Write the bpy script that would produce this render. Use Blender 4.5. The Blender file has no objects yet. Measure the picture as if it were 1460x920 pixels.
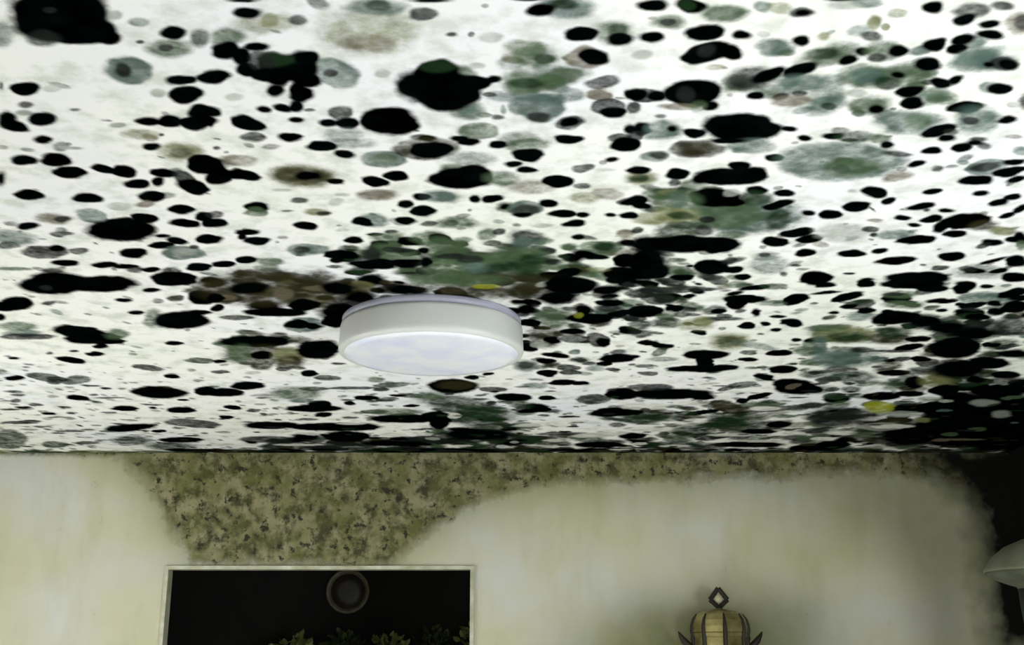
import bpy, math, random
import numpy as np
from mathutils import Vector, Matrix

# ---------------------------------------------------------------- camera, light, exposure
S = bpy.context.scene
C = S.collection
CAMZ = 1.637
CEIL = 2.5
cam = bpy.data.cameras.new('camera')
cam.sensor_width = 36
cam.lens = 1650 / 1460 * 36
cam.clip_start = .02
co = bpy.data.objects.new('camera', cam)
C.objects.link(co)
co.location = (0, 0, CAMZ)
co.rotation_euler = (math.pi/2 + math.atan2(480, 1650), 0, 0)
S.camera = co
w = bpy.data.worlds.new('world'); S.world = w; w.use_nodes = True
w.node_tree.nodes['Background'].inputs[0].default_value = (.62, .74, 1, 1)
w.node_tree.nodes['Background'].inputs[1].default_value = .6
S.view_settings.view_transform = 'Standard'
S.view_settings.look = 'None'
S.view_settings.exposure = 0.1
S.view_settings.gamma = 1
S.view_settings.use_curve_mapping = False

def area(name, loc, to, sx, sy, power, col):
    l = bpy.data.lights.new(name, 'AREA'); l.shape = 'RECTANGLE'
    l.size, l.size_y, l.energy, l.color = sx, sy, power, col
    o = bpy.data.objects.new(name, l); C.objects.link(o)
    o.location = loc
    o.rotation_euler = (Vector(to) - Vector(loc)).to_track_quat('-Z', 'Y').to_euler()
    return o
# daylight entering by the window in the right wall
area('window_daylight', (2.02, .75, 1.25), (-1.8, 2.9, 1.75), 1.5, 1.0, 66, (.93, .97, 1))
area('added_left_fill', (-2.86, 3.1, 1.1), (.6, 4.6, 1.35), 1.3, 1.0, 38, (1, .995, .96))  # added fill brightening the far wall; no left window is known
area('added_rear_fill', (-.5, -1.42, 1.3), (-.4, 2.6, 2.35), 2.2, 1.1, 28, (1, .99, .95))  # added fill evening out far wall and ceiling, rear window unseen
# added upward fill below the frame, no such fitting seen, brightening the ceiling
area('added_ceiling_fill', (.3, 3.1, .35), (.3, 3.15, 2.5), 1.6, 1.4, 13, (.97, .99, 1))
# ---------------------------------------------------------------- helpers
def tag(o, label=None, cat=None, group=None, kind=None):
    if label: o['label'] = label
    if cat: o['category'] = cat
    if group: o['group'] = group
    if kind: o['kind'] = kind
    return o
def thing(name, loc, label, cat, group=None):
    o = bpy.data.objects.new(name, None); C.objects.link(o); o.location = loc
    o.empty_display_size = .05
    return tag(o, label, cat, group)
def obj(name, vs, fs, m, parent=None, smooth=False):
    me = bpy.data.meshes.new(name); me.from_pydata([tuple(v) for v in vs], [], fs); me.update()
    if m: me.materials.append(m)
    if smooth: me.shade_smooth()
    o = bpy.data.objects.new(name, me); C.objects.link(o)
    if parent: o.parent = parent
    return o
class MB:
    def __init__(s): s.v = []; s.f = []
    def add(s, vs, fs):
        n = len(s.v); s.v += [tuple(v) for v in vs]; s.f += [tuple(i+n for i in f) for f in fs]
    def box(s, a, b):
        x0, y0, z0 = a; x1, y1, z1 = b
        s.add([(x0,y0,z0),(x1,y0,z0),(x1,y1,z0),(x0,y1,z0),(x0,y0,z1),(x1,y0,z1),(x1,y1,z1),(x0,y1,z1)],
              [(0,3,2,1),(4,5,6,7),(0,1,5,4),(1,2,6,5),(2,3,7,6),(3,0,4,7)])
    def lathe(s, prof, n=48, axis='z', c=(0,0,0), rot=0):
        vs = []; fs = []
        for r, z in prof:
            for k in range(n):
                a = 2*math.pi*k/n + rot
                p = (r*math.cos(a), r*math.sin(a), z)
                if axis == 'y': p = (p[0], p[2], p[1])
                vs.append((p[0]+c[0], p[1]+c[1], p[2]+c[2]))
        for j in range(len(prof)-1):
            for k in range(n):
                fs.append((j*n+k, j*n+(k+1) % n, (j+1)*n+(k+1) % n, (j+1)*n+k))
        fs.append(tuple(range(n-1, -1, -1))); fs.append(tuple((len(prof)-1)*n+k for k in range(n)))
        s.add(vs, fs)
    def tube(s, pts, rs, n=10):
        pts = [Vector(p) for p in pts]; vs = []; fs = []
        for i, p in enumerate(pts):
            d = (pts[min(i+1, len(pts)-1)] - pts[max(i-1, 0)]).normalized()
            u = d.cross(Vector((0, 1, 0)));
            if u.length < .1: u = d.cross(Vector((1, 0, 0)))
            u.normalize(); v = d.cross(u)
            for k in range(n):
                a = 2*math.pi*k/n; vs.append(p + rs[i]*(u*math.cos(a) + v*math.sin(a)))
        for j in range(len(pts)-1):
            for k in range(n): fs.append((j*n+k, j*n+(k+1) % n, (j+1)*n+(k+1) % n, (j+1)*n+k))
        fs.append(tuple(range(n-1, -1, -1))); fs.append(tuple((len(pts)-1)*n+k for k in range(n)))
        s.add(vs, fs)
    def build(s, name, m, parent=None, smooth=False): return obj(name, s.v, s.f, m, parent, smooth)

def mat(name, col=(.5,.5,.5), rough=.6, metal=0):
    m = bpy.data.materials.new(name); m.use_nodes = True
    nt = m.node_tree; b = nt.nodes['Principled BSDF']
    b.inputs['Base Color'].default_value = (*col, 1); b.inputs['Roughness'].default_value = rough; b.inputs['Metallic'].default_value = metal
    return m, nt, b
def N(nt, t, **k):
    n = nt.nodes.new(t)
    for a, b in k.items():
        if a in n.inputs.keys(): n.inputs[a].default_value = b
        else: setattr(n, a, b)
    return n
def noise(nt, vec, scale, detail=4, rough=.55):
    n = N(nt, 'ShaderNodeTexNoise'); n.inputs['Scale'].default_value = scale
    n.inputs['Detail'].default_value = detail; n.inputs['Roughness'].default_value = rough
    nt.links.new(vec, n.inputs['Vector']); return n.outputs['Fac']
def ramp(nt, fac, stops):
    r = nt.nodes.new('ShaderNodeValToRGB'); e = r.color_ramp.elements
    while len(e) < len(stops): e.new(.5)
    for q, (p, c) in zip(e, stops): q.position = p; q.color = (*c, 1) if len(c) == 3 else c
    nt.links.new(fac, r.inputs[0]); return r.outputs[0]
def mix(nt, f, a, b, mode='MIX'):
    m = nt.nodes.new('ShaderNodeMix'); m.data_type = 'RGBA'; m.blend_type = mode
    for s, v in ((0, f), (6, a), (7, b)):
        if hasattr(v, 'links'): nt.links.new(v, m.inputs[s])
        else: m.inputs[s].default_value = v if s == 0 else (*v, 1)
    return m.outputs[2]
def mth(nt, op, a, b=0, clamp=False):
    m = nt.nodes.new('ShaderNodeMath'); m.operation = op; m.use_clamp = clamp
    for s, v in ((0, a), (1, b)):
        if hasattr(v, 'links'): nt.links.new(v, m.inputs[s])
        else: m.inputs[s].default_value = v
    return m.outputs[0]
def coord(nt): return nt.nodes.new('ShaderNodeTexCoord').outputs['Object']
def bump(nt, b, h, strength, dist=.01):
    n = nt.nodes.new('ShaderNodeBump'); n.inputs['Strength'].default_value = strength; n.inputs['Distance'].default_value = dist
    nt.links.new(h, n.inputs['Height']); nt.links.new(n.outputs[0], b.inputs['Normal'])
def attr(nt, name):
    a = nt.nodes.new('ShaderNodeAttribute'); a.attribute_name = name; return a
def lin(c): return tuple(((v/255)/12.92 if v/255 <= .04045 else ((v/255+.055)/1.055)**2.4) for v in c)
def vary(name, c1, c2, scale=8, rough=.6, metal=0, b_=.1):
    m, nt, b = mat(name, c1, rough, metal); v = coord(nt); n = noise(nt, v, scale)
    nt.links.new(ramp(nt, n, [(.3, c1), (.7, c2)]), b.inputs['Base Color'])
    bump(nt, b, n, b_); return m

RNG = np.random.default_rng(7)
def vnoise(x, y, wl, seed):
    r = np.random.default_rng(seed); L = r.random((257, 257), dtype=np.float32)
    u = (x/wl+90) % 256; v = (y/wl+60) % 256
    i = np.floor(u).astype(int); j = np.floor(v).astype(int); fu = u-i; fv = v-j
    fu = fu*fu*(3-2*fu); fv = fv*fv*(3-2*fv)
    return (L[i, j]*(1-fu)*(1-fv)+L[i+1, j]*fu*(1-fv)+L[i, j+1]*(1-fu)*fv+L[i+1, j+1]*fu*fv)*2-1
def grid_mesh(name, P, nx, ny):
    """P: (ny*nx, 3) float array of vertices in rows"""
    me = bpy.data.meshes.new(name)
    nf = (nx-1)*(ny-1)
    me.vertices.add(nx*ny); me.vertices.foreach_set('co', P.astype(np.float32).ravel())
    I = np.arange(nx*ny).reshape(ny, nx)
    q = np.stack([I[:-1, :-1], I[1:, :-1], I[1:, 1:], I[:-1, 1:]], -1).reshape(-1, 4)
    me.loops.add(nf*4); me.loops.foreach_set('vertex_index', q.ravel().astype(np.int32))
    me.polygons.add(nf); me.polygons.foreach_set('loop_start', (np.arange(nf)*4).astype(np.int32))
    me.update(calc_edges=True)
    return me

# ---------------------------------------------------------------- the ceiling and its mould
XL, XR, YB, YF = -2.9, 2.16, -1.6, 5.0
TONE = {'K': (2,4,4), 'D': (34,38,36), 'T': (86,108,101), 'G': (78,100,72), 'g': (32,54,32), 'O': (128,132,88),
        'Q': (50,47,28), 'B': (116,108,90), 'P': (176,182,172), 'Y': (158,164,50), 'W': (232,233,224)}
# mould colonies on the ceiling: tone, x, y, half-axes (mm), turn (deg); s = soft edge, l = thin growth
MOLD = """Os -485 2746 48 33 70;Qs -386 2604 14 11 11;Ks -539 2603 29 24 355;Qs -725 2784 25 20 32;Qs -459 2570 13 10 346;Ks -339 2615 60 35 -57;Qs -458 2586 54 39 -65;Qs -588 2581 16 15 13
Os -377 2699 32 27 38;Os -536 2622 31 18 329;Ks -302 2634 30 24 75;Qs -709 2750 48 33 327;Qs -612 2682 41 34 -49;Qs -636 2655 43 38 45;Os -500 2800 25 24 -82;Qs -729 2730 55 40 -51
Qs -758 2704 43 34 50;Os -555 2652 14 10 28;Os -558 2775 21 14 316;Qs -562 2582 31 21 -54;Qs -638 2662 57 42 -83;Qs -418 2668 27 21 -73;Ds -504 2585 41 31 37;Ds -512 2675 16 14 -67
Os -464 2751 28 23 -58;Qs -298 2629 19 16 49;Ds -390 2625 25 20 80;Qs -623 2717 39 30 56;Qs -303 2679 31 22 39;Qs -621 2558 37 22 332;Qs -396 2698 39 25 53;Qs -698 2699 31 27 25
Qs -447 2712 19 14 -65;Ds -548 2688 31 19 322;Ds -483 2700 20 14 23;Ds -561 2568 48 35 -65;Ks -501 2618 25 16 58;Os -370 2652 42 33 60;Qs -535 2579 32 22 -59;Qs -637 2792 13 12 354
Ks -325 2686 24 20 40;Ks -626 2814 48 40 -52;Qs -405 2618 22 16 328;Ks -644 2668 22 16 -69;Ks -714 2644 32 20 327;Ds -651 2609 17 15 27;Ks -480 2667 40 32 -69;Ks -712 2613 34 29 341
Os -519 2664 29 23 -71;Os -518 2729 17 16 -56;Os -578 2696 43 30 -48;Ds -559 2728 40 31 62;Qs -397 2619 14 12 63;Qs -613 2581 43 32 -83;Qs -513 2653 29 21 355;Os -394 2722 17 11 319
Qs -750 2648 35 26 -59;Ds -312 2736 21 15 -54;Qs -551 2585 18 13 354;Ks -466 2747 26 19 -47;Bsl 394 2881 17 10 26;gs 24 2716 44 32 58;Gs -157 2698 26 24 64;gs -86 2845 23 20 88
gs 459 2579 23 20 78;D 270 2364 14 10 26;Gs 474 2596 19 14 344;D 288 2438 16 12 60;K -167 2694 22 16 326;Qs 395 2532 36 25 49;Gs 407 2566 32 23 3;Qs -113 2603 35 24 9
Bsl 136 2890 33 23 38;D 257 2353 31 23 13;Ks -60 2470 17 13 -56;Gs 16 2785 22 20 88;Ds 298 2591 44 32 57;Qs 223 2716 30 28 -86;D -120 2521 12 9 11;Ks 549 2708 25 15 -45
Gs 65 2339 25 21 -52;D -84 2823 15 10 24;Bsl 55 2347 18 13 44;K 330 2704 19 10 36;gs -10 2373 24 23 -86;Bsl -270 2635 25 22 56;K 388 2739 38 34 54;gs 372 2462 20 15 357
Bsl -200 2451 16 12 86;Ks 136 2453 35 26 65;Gs 373 2533 41 27 58;Gs 212 2572 42 27 55;Bsl 308 2465 35 27 45;Gs -164 2608 19 14 351;Gs 383 2647 15 11 72;K -270 2627 15 12 40
Ds -277 2666 35 26 39;Bsl -168 2794 25 17 29;Bsl -9 2911 27 19 332;Gs -143 2592 24 18 356;Gs 414 2557 14 8 30;Ks 469 2540 19 16 71;K -21 2620 31 28 344;D 321 2905 18 10 47
Gs -172 2845 28 17 37;Qs -44 2915 37 32 316;K 125 2632 14 12 326;Qs 210 2416 22 19 57;Gs 246 2618 34 19 55;Bsl 330 2726 27 22 318;Ks 241 2732 27 21 324;Bsl 268 2869 40 33 24
Ds 496 2469 32 17 -50;Gs -22 2515 32 24 338;Gs 181 2895 20 17 -45;K 47 2784 33 25 74;Gs 242 2536 15 13 75;Ds -188 2480 37 30 -88;K -142 2700 39 28 61;K 274 2640 25 18 41
Ks 193 2902 21 15 357;Gs 76 2396 19 16 52;Qs -116 2419 28 24 -64;K -8 2859 37 30 -90;Gs 268 2819 36 27 16;D -156 2687 16 14 -86;Gs 456 2824 48 26 58;Ds 41 2583 34 20 43
Qs 528 2587 11 8 320;Ks 14 2778 25 17 12;gs 343 2422 23 13 39;Qs 407 2660 25 18 65;K -225 2565 16 14 9;gs 561 2645 23 21 47;Qs 57 2926 15 11 334;Gs -173 2829 13 11 322
K 49 2620 12 9 16;D 186 2944 33 26 47;Bsl -231 2541 38 29 -65;Bsl 257 2668 21 15 58;Bsl 82 2878 36 25 8;Ds 10 2486 20 15 76;D -94 2559 19 15 324;Bsl 407 2789 14 9 17
D 66 2396 33 25 72;Gs -87 2915 40 27 18;K -175 2714 26 12 51;Bsl 297 2363 14 10 35;K 36 2595 33 26 80;Gs -80 2722 15 13 88;Ks 80 2612 27 19 18;Ks 49 2511 11 10 34
Bsl 509 2655 24 18 78;Bsl 111 2773 26 20 3;Bsl 174 2834 24 16 31;Gs 194 2429 24 21 90;D 40 2509 36 30 73;K 448 2694 28 18 50;gs 251 2879 53 29 53;D 22 2382 24 19 58
Bsl 252 2328 24 17 54;D 283 2364 13 8 36;Ks 173 2637 34 24 16;D 375 2620 40 27 39;K 317 2934 23 19 -50;Bsl 267 2569 26 17 319;D -162 2604 35 28 89;K 94 2651 25 23 50
Qs 285 2557 31 26 16;Ds 29 2890 24 19 89;Ds -194 2798 26 21 84;gs -137 2803 32 24 -53;Qs 326 2460 26 19 61;Gs 64 2350 14 11 -89;Ds 441 2895 26 26 29;Gs 535 2637 29 24 317
gs 28 2355 22 19 -78;Gs 184 2568 18 17 11;K -174 2716 16 14 348;Gs 526 2587 24 18 25;Bsl -144 2696 27 23 71;Ds -113 2744 33 28 39;D -76 2454 29 19 41;Ks 409 2597 21 17 50
K 324 2638 33 23 56;Ks 269 2602 35 33 -73;Ks -222 2477 24 21 338;Gs 302 2789 35 28 41;D 75 2473 32 26 29;gs 342 2687 42 26 49;D 284 2635 28 23 -90;gs 121 2379 18 15 75
Bsl -83 2843 32 27 324;K 508 2529 30 24 56;D 41 2675 37 30 69;D 158 2316 23 12 36;D 349 2372 28 19 60;K 331 2685 24 16 12;Ds 10 2369 19 14 19;Ds 460 2540 37 29 88
D 294 2435 20 15 2;Ks 160 2426 32 25 61;Gs 396 2555 36 26 60;Gs -113 2500 18 12 33;Ds 194 2852 30 18 55;Bsl 242 2415 29 23 80;Qs 377 2748 27 24 69;Ks 333 2526 42 29 56
Gs 119 2913 35 24 45;Gs 122 2374 22 21 358;Gs -228 2576 27 22 72;Gs 104 2613 29 23 84;Gs 119 2608 45 26 29;Ds -70 2437 22 20 62;Gs 150 2537 42 40 83;Ds -82 2439 31 23 358
Ds -112 2453 33 29 353;Gs 38 2658 37 25 39;Qs -68 2646 32 29 316;Ds -70 2577 43 31 72;Ds -118 2408 39 34 58;Gs -73 2599 16 14 59;Gs 34 2411 44 38 56;Gs -244 2520 21 16 -45
Gs -92 2522 29 20 29;Gs 4 2427 48 39 85;Ds -117 2568 20 17 -82;Gs 57 2597 28 22 16;gs 28 2481 21 16 42;Ds 87 2577 27 20 65;Gs -213 2547 18 15 -50;Qs -240 2532 24 15 325
Gs -118 2481 24 17 358;Gs 55 2655 41 34 2;gs -184 2469 16 11 329;Gs 64 2523 24 19 61;Ds 51 2653 35 31 -71;Gs -202 2602 44 37 336;Gs 144 2529 45 35 51;Qs -127 2570 41 33 337
Gs -13 2458 13 9 12;gs 13 2455 39 30 345;Ds -10 2591 39 28 32;Qs -154 2559 34 32 -84;Qs 26 2572 40 31 85;Ds -183 2440 36 31 10;gs -62 2561 37 24 37;Ds 54 2564 42 30 26
Gs -28 2450 34 32 14;Gs -113 2588 36 32 60;Ds -103 2621 16 14 322;Ds 44 2526 32 28 -58;Gs -241 2534 35 32 320;Ds 83 2582 20 18 -77;Qs 40 2590 25 19 65;gs 153 2509 34 25 60
Qs -65 2661 28 23 7;Ds -161 2436 19 15 -53;gs -33 2616 42 28 21;Gs 95 2515 24 16 58;Qs -122 2610 34 29 -58;Qs 149 2530 33 21 41;Gs 66 2557 14 10 31;Ds 23 2516 19 15 75
Gs -57 2485 23 18 42;Gs -156 2474 25 18 -59;Gs -23 2464 31 19 28;gs -212 2477 20 13 47;Gs 117 2511 17 12 62;gs -128 2549 18 15 28;Gs -326 2418 30 25 49;gs -267 2383 34 22 -62
K -379 2459 23 21 59;Gs -256 2398 12 8 31;K -230 2411 28 25 7;K -260 2356 26 21 342;D -336 2468 38 28 83;gs -262 2315 12 10 337;gs -173 2461 14 13 -81;gs -136 2477 23 18 47
K -356 2397 11 9 335;D -147 2500 11 10 81;D -296 2382 19 17 339;K -296 2411 24 17 53;Gs -141 2463 27 19 324;K -149 2415 21 19 -70;K -299 2406 26 19 -67;K -284 2374 24 21 14
K -356 2551 30 23 331;gs -358 2388 24 21 326;Gs -139 2418 29 25 80;D -279 2342 10 8 76;D -197 2537 35 27 81;gs -375 2442 28 20 69;gs -204 2354 16 12 354;D -238 2503 16 13 35
gs -298 2466 25 21 346;Gs -245 2463 35 29 -79;K -129 2434 19 16 55;gs -347 2536 35 27 -47;Gs 380 2051 15 12 -47;gs 457 2245 24 19 -57;Gs 346 2041 33 27 45;Os 434 2143 28 19 15
gs 287 2158 21 15 352;Gs 394 2057 13 10 -55;gs 508 2190 24 23 89;gs 353 2241 34 21 27;Gs 461 2304 33 26 333;gs 479 2112 38 27 62;Gs 334 2129 15 10 12;gs 391 2242 25 18 45
Os 280 2213 41 30 26;gs 389 2081 32 23 44;Gs 280 2076 34 25 58;Gs 378 2160 31 19 50;Gs 337 2187 34 21 49;gs 492 2267 13 11 48;Gs 481 2225 22 16 338;gs 323 2081 39 34 46
gs 301 2073 40 23 30;Gs 487 2156 13 11 43;Os 380 2288 19 10 35;Os 308 2075 29 20 23;Qs 1046 2881 24 12 -65;gs 1788 4716 84 55 63;Gs 1119 3951 52 25 -82;Ds 1579 4354 43 33 30
gs 1397 3189 61 40 71;D 883 2804 46 37 74;gs 1233 3116 42 28 68;K 1664 4527 64 41 55;gs 1631 4181 40 25 73;K 864 3141 40 35 343;K 963 2753 46 37 63;D 1149 3209 31 24 38
Ts 1640 3697 30 17 51;Qs 1146 3025 21 15 -76;Qs 1727 3647 28 19 21;gs 1710 3827 46 30 -71;D 1440 3070 16 13 87;D 855 3129 20 18 -86;Qs 1103 3371 39 27 60;Ts 1463 3780 28 20 -64
gs 1807 3862 29 20 41;K 1385 3194 29 19 66;Gs 1173 3873 38 23 28;Ts 1145 2743 41 30 67;Qs 1415 3315 40 34 76;Ds 1855 3880 50 46 327;Ts 838 3016 40 35 327;gs 1416 3297 47 25 47
Ds 995 2994 13 10 330;D 1722 3646 50 33 46;D 1166 3363 33 31 -46;Ts 1220 4121 60 40 61;Qs 1057 3485 24 15 46;Qs 883 3024 38 31 -52;Gs 1525 3663 31 28 75;Qs 1399 3073 22 15 32
gs 1345 4048 41 30 75;gs 1075 2832 22 18 78;gs 1728 3885 56 32 82;gs 1274 4005 30 28 359;Qs 1651 4573 68 52 -79;gs 1106 2766 15 12 38;gs 1412 3451 38 26 69;Gs 1412 4122 42 30 56
Ds 1198 4173 33 26 82;Ds 1346 2900 31 18 48;D 1006 3310 27 18 50;K 1126 3921 56 49 86;Ds 967 3118 52 27 27;K 1381 3412 48 22 43;Gs 1616 4413 75 56 67;Ts 1137 3026 21 15 21
Qs 985 2907 29 20 22;Ts 1230 3629 30 19 52;Gs 1565 3552 40 34 55;Ts 1261 2846 39 27 82;gs 1705 3706 35 30 67;Gs 999 3334 44 32 51;gs 1263 3969 52 23 -67;gs 1350 3067 44 25 27
Gs 1615 4362 51 41 316;gs 1539 3278 22 17 56;Gs 1235 3677 42 36 29;Qs 975 3256 57 35 36;Ds 1580 4142 75 46 -87;D 1028 3390 30 25 55;K 1072 3002 28 20 54;gs 1270 3032 20 17 14
D 1266 3080 53 32 34;K 1225 3252 38 32 83;Ts 1329 3537 32 24 55;K 994 2786 31 23 19;Ds 1309 2912 28 18 37;Gs 1267 3718 58 41 -81;gs 1339 3457 58 41 62;D 1010 2695 29 24 348
Qs 1572 3896 43 29 81;Ts 979 3513 27 17 43;D 1527 3716 22 15 41;gs 835 2921 21 15 -67;Ts 1020 3580 47 38 -82;gs 1264 3667 63 43 67;gs 1445 3999 36 24 55;Ts 1761 3913 37 30 81
Qs 1324 3296 45 27 46;Ds 1345 3395 56 30 28;gs 1389 3618 24 19 59;K 1892 4368 60 52 6;Qs 1802 4704 80 58 73;K 1696 4673 62 32 -75;Ds 1194 3086 48 39 84;gs 1502 3558 33 24 74
gs 1670 4405 33 23 -84;K 1147 3219 45 33 -70;gs 1475 3165 24 21 353;gs 878 2789 30 24 -49;Gs 847 3184 23 17 81;Gs 982 2965 24 19 73;Ds 1355 4346 73 39 45;K 1194 2888 59 35 49
gs 1164 3840 24 21 -49;Ts 1276 3483 51 35 24;Gs 1489 3521 38 28 32;gs 984 2950 34 24 65;Gs 1216 3133 45 26 52;K 1530 3534 20 15 -90;Ds 1596 3804 46 40 -68;Qs 1653 3357 69 42 51
Ts 1016 3043 32 30 50;K 1432 4220 75 48 86;D 1866 4247 56 31 35;Gs 1163 3680 46 28 -69;Ds 1897 4124 37 18 84;Ds 1709 4141 50 34 77;Ts 909 2903 46 35 74;Ds 1261 2973 27 18 32
Gs 1268 2946 19 12 67;Qs 1074 3129 47 37 -66;Qs 991 3309 39 30 5;Ds 1866 4528 56 46 72;D 1381 3978 47 34 37;D 1159 2971 32 22 -74;gs 1603 3368 56 37 67;gs 1643 3363 48 22 28
gs 1458 4449 35 31 68;gs 1172 2960 25 18 58;Qs 1234 3234 70 38 47;Ds 1592 3435 24 18 58;Qs 1707 3585 49 32 80;Gs 1838 4183 34 29 48;Gs 1201 2768 30 27 63;Gs 1616 3722 45 32 79
gs 947 3544 55 40 74;gs 1628 3782 49 33 42;gs 1167 3014 49 36 76;Ds 1366 3953 18 14 24;K 1352 3665 22 20 322;gs 1169 2939 43 37 87;Ds 1605 3310 40 29 20;gs 1566 3954 26 17 61
Ts 1254 3577 39 23 -86;gs 897 3150 18 13 48;K 1229 2955 24 18 -56;D 1259 3401 49 33 72;Gs 1504 3321 22 19 325;Qs 1427 3636 30 21 63;K 1862 4408 39 33 336;Qs 1324 2898 39 32 -79
gs 1553 3269 53 35 63;Qs 1239 3295 44 34 12;Gs 1026 3774 66 48 -75;Ts 1425 3102 21 15 66;Qs 1158 3457 68 37 -89;K 885 3281 19 15 352;K 1651 3665 56 37 59;Ts 1334 3461 19 11 26
Ts 1094 2991 20 12 51;Gs 899 3401 37 29 79;D 1427 3214 35 25 -58;K 1504 3634 51 31 26;Gs 1536 3321 43 34 69;K 1401 3016 15 12 11;Ts 1534 3985 39 35 -50;K 1023 2813 26 18 13
gs 1532 3679 31 23 -81;Ts 874 3306 24 17 29;Ts 1352 3999 38 28 -64;Gs 1398 3561 45 30 63;Ds 1008 3485 44 39 80;gs 1085 2984 50 34 67;K 1730 4736 55 51 -66;K 1428 4320 72 53 33
gs 1311 3752 35 25 37;Qs 2085 4815 52 37 46;K 1761 4576 79 55 30;Ds 1560 3768 29 18 -74;gs 1894 4740 77 34 -84;Qs 1743 4280 80 25 42;Ds 2092 4792 72 47 79;Ds 1579 3627 70 51 87
K 1550 3710 23 17 46;K 2007 4362 67 38 -85;Ks 1598 3769 61 53 28;K 1740 3965 56 52 -87;K 1604 4654 89 68 70;Qs 1509 3545 44 28 58;Ks 1398 4064 70 55 74;gs 1498 4362 74 48 57
Ks 1873 4428 59 52 -57;Qs 1987 4299 46 39 -74;K 1649 3881 22 21 2;Ds 1555 4440 68 40 88;Ks 2002 4971 75 59 89;Qs 2030 4442 47 38 -61;K 1546 4100 82 59 71;Ks 1580 4295 62 29 -71
gs 2053 4383 52 36 64;K 1877 4827 56 49 322;Ks 2121 4736 92 61 85;Qs 1967 4884 87 53 42;Ks 1643 4726 82 58 57;Qs 1334 3759 59 42 66;Ks 1899 4122 37 21 87;Ks 1889 4264 37 25 33
gs 1776 4272 30 25 22;K 1485 4010 84 40 -88;Ds 1582 4390 53 37 -84;gs 1301 3860 28 20 28;K 1807 4034 78 37 40;Ds 1866 4469 95 60 50;K 1796 4390 88 51 81;K 1944 4633 64 31 -89
Ks 1591 3721 31 18 -87;K 1470 3722 80 37 35;Ds 1779 4928 86 61 70;gs 1786 3928 70 48 73;K 1509 3730 70 55 42;K 1444 3788 71 45 46;Ds 1618 4573 37 25 20;Ks 1749 4053 76 45 25
Qs 1704 4005 40 31 83;Qs 1771 4487 90 53 -89;Ks 1460 4277 65 37 28;Ds 1648 3883 42 30 60;Ds 1748 4350 27 16 28;gs 1948 4904 84 51 84;Qs 1800 3902 62 44 -64;Ks 1625 3927 59 36 57
K 1438 4360 39 37 1;K 1482 4419 37 19 32;Ks 1536 4145 54 38 60;Ds 1951 4231 58 44 43;Ks 2076 4595 41 29 89;K 1634 4392 51 46 328;gs 1576 4553 106 63 48;Ds 1910 4184 39 27 74
gs 1548 4471 40 34 82;K 1388 3621 79 43 51;Ds 1677 3814 74 49 60;K 1938 4735 57 47 89;Ts 1187 2648 14 11 51;Ts 1259 3082 18 16 -49;gs 1466 3159 25 16 34;Ts 1234 2758 23 19 19
gs 1256 2877 27 20 47;K 1251 2995 37 34 -64;gs 1223 2993 44 35 64;Ts 1220 2754 36 27 74;K 1266 2749 32 23 6;K 1176 2811 36 32 -80;gs 1303 2898 16 12 49;Ts 1213 2716 35 25 13
gs 1213 2912 40 29 34;Ts 1264 2684 17 14 14;K 1349 2895 32 21 76;K 1357 3187 26 18 77;Ts 1172 2722 33 23 47;K 1254 2859 34 24 43;K 1248 2700 18 15 -58;gs 1309 3156 32 22 70
gs 248 4590 73 29 46;Ds 190 4744 94 46 62;Ds -365 4912 68 54 -88;Ds -26 4805 46 31 46;Ks 1239 4790 34 32 -76;gs 1414 4894 60 45 61;gs 1424 4941 74 50 -85;Ks 1732 4858 33 24 84
Gs -425 4698 64 41 -53;Ds -352 4637 49 38 -45;Ds -337 4764 50 36 80;Ks -1084 4741 41 25 79;Qs 88 4934 59 30 -55;Ks 664 4932 51 37 81;Ds -922 4730 69 47 -49;Ds 1255 4588 54 45 66
Qs 674 4689 67 46 33;Gs 269 4648 44 33 66;Ds 762 4567 48 30 -50;Qs -681 4757 31 23 -62;Ds -53 4794 66 48 -89;Ks 513 4936 62 24 62;Ds 1106 4841 25 23 -64;Gs 1357 4689 57 39 86
Ks -209 4743 75 49 53;Gs -777 4668 29 18 50;Gs 1535 4896 60 46 83;Gs 1257 4753 82 58 78;Ks 829 4638 28 23 72;Ds 100 4626 48 38 16;Ds 74 4870 43 31 38;Ds -118 4843 41 36 -65
gs -188 4784 69 57 71;Ds 801 4660 51 41 -60;Gs -337 4766 75 54 67;Ds -516 4761 73 42 60;Ds 1649 4662 54 35 -88;Ds 1694 4811 44 34 -88;Ks 1708 4670 55 29 -67;gs 1515 4934 73 52 52
Ds 1916 4682 28 15 -84;Ds 1365 4707 35 27 -55;Ks 1567 4637 26 17 55;Gs -988 4702 28 23 -78;Qs 94 4725 64 46 39;Ks 485 4565 50 35 28;Gs 116 4646 47 23 55;Qs 174 4775 25 15 39
gs -73 4683 76 56 -88;gs 519 4684 73 42 58;Ds 342 4927 42 30 82;gs 1090 4840 37 24 -89;Gs 1160 4908 28 21 59;Ds -157 4855 38 35 27;gs -583 4911 64 33 -53;Ds 1790 4780 58 40 63
Gs 1462 4696 40 27 -69;gs -57 4674 43 22 65;Ds -884 4777 33 20 -61;Gs 884 4955 30 19 -66;gs -519 4640 21 20 349;gs -846 4810 66 52 -61;Ds -100 4663 27 23 -69;Ks 1029 4655 30 21 -73
Ds 1821 4695 57 33 53;Ds -417 4851 83 58 -68;gs 1890 4756 60 34 23;Qs 192 4616 61 40 64;gs 1501 4748 52 30 -68;gs 1069 4733 38 21 -76;Ds 138 4810 50 39 -85;Gs -585 4738 57 27 -51
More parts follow.
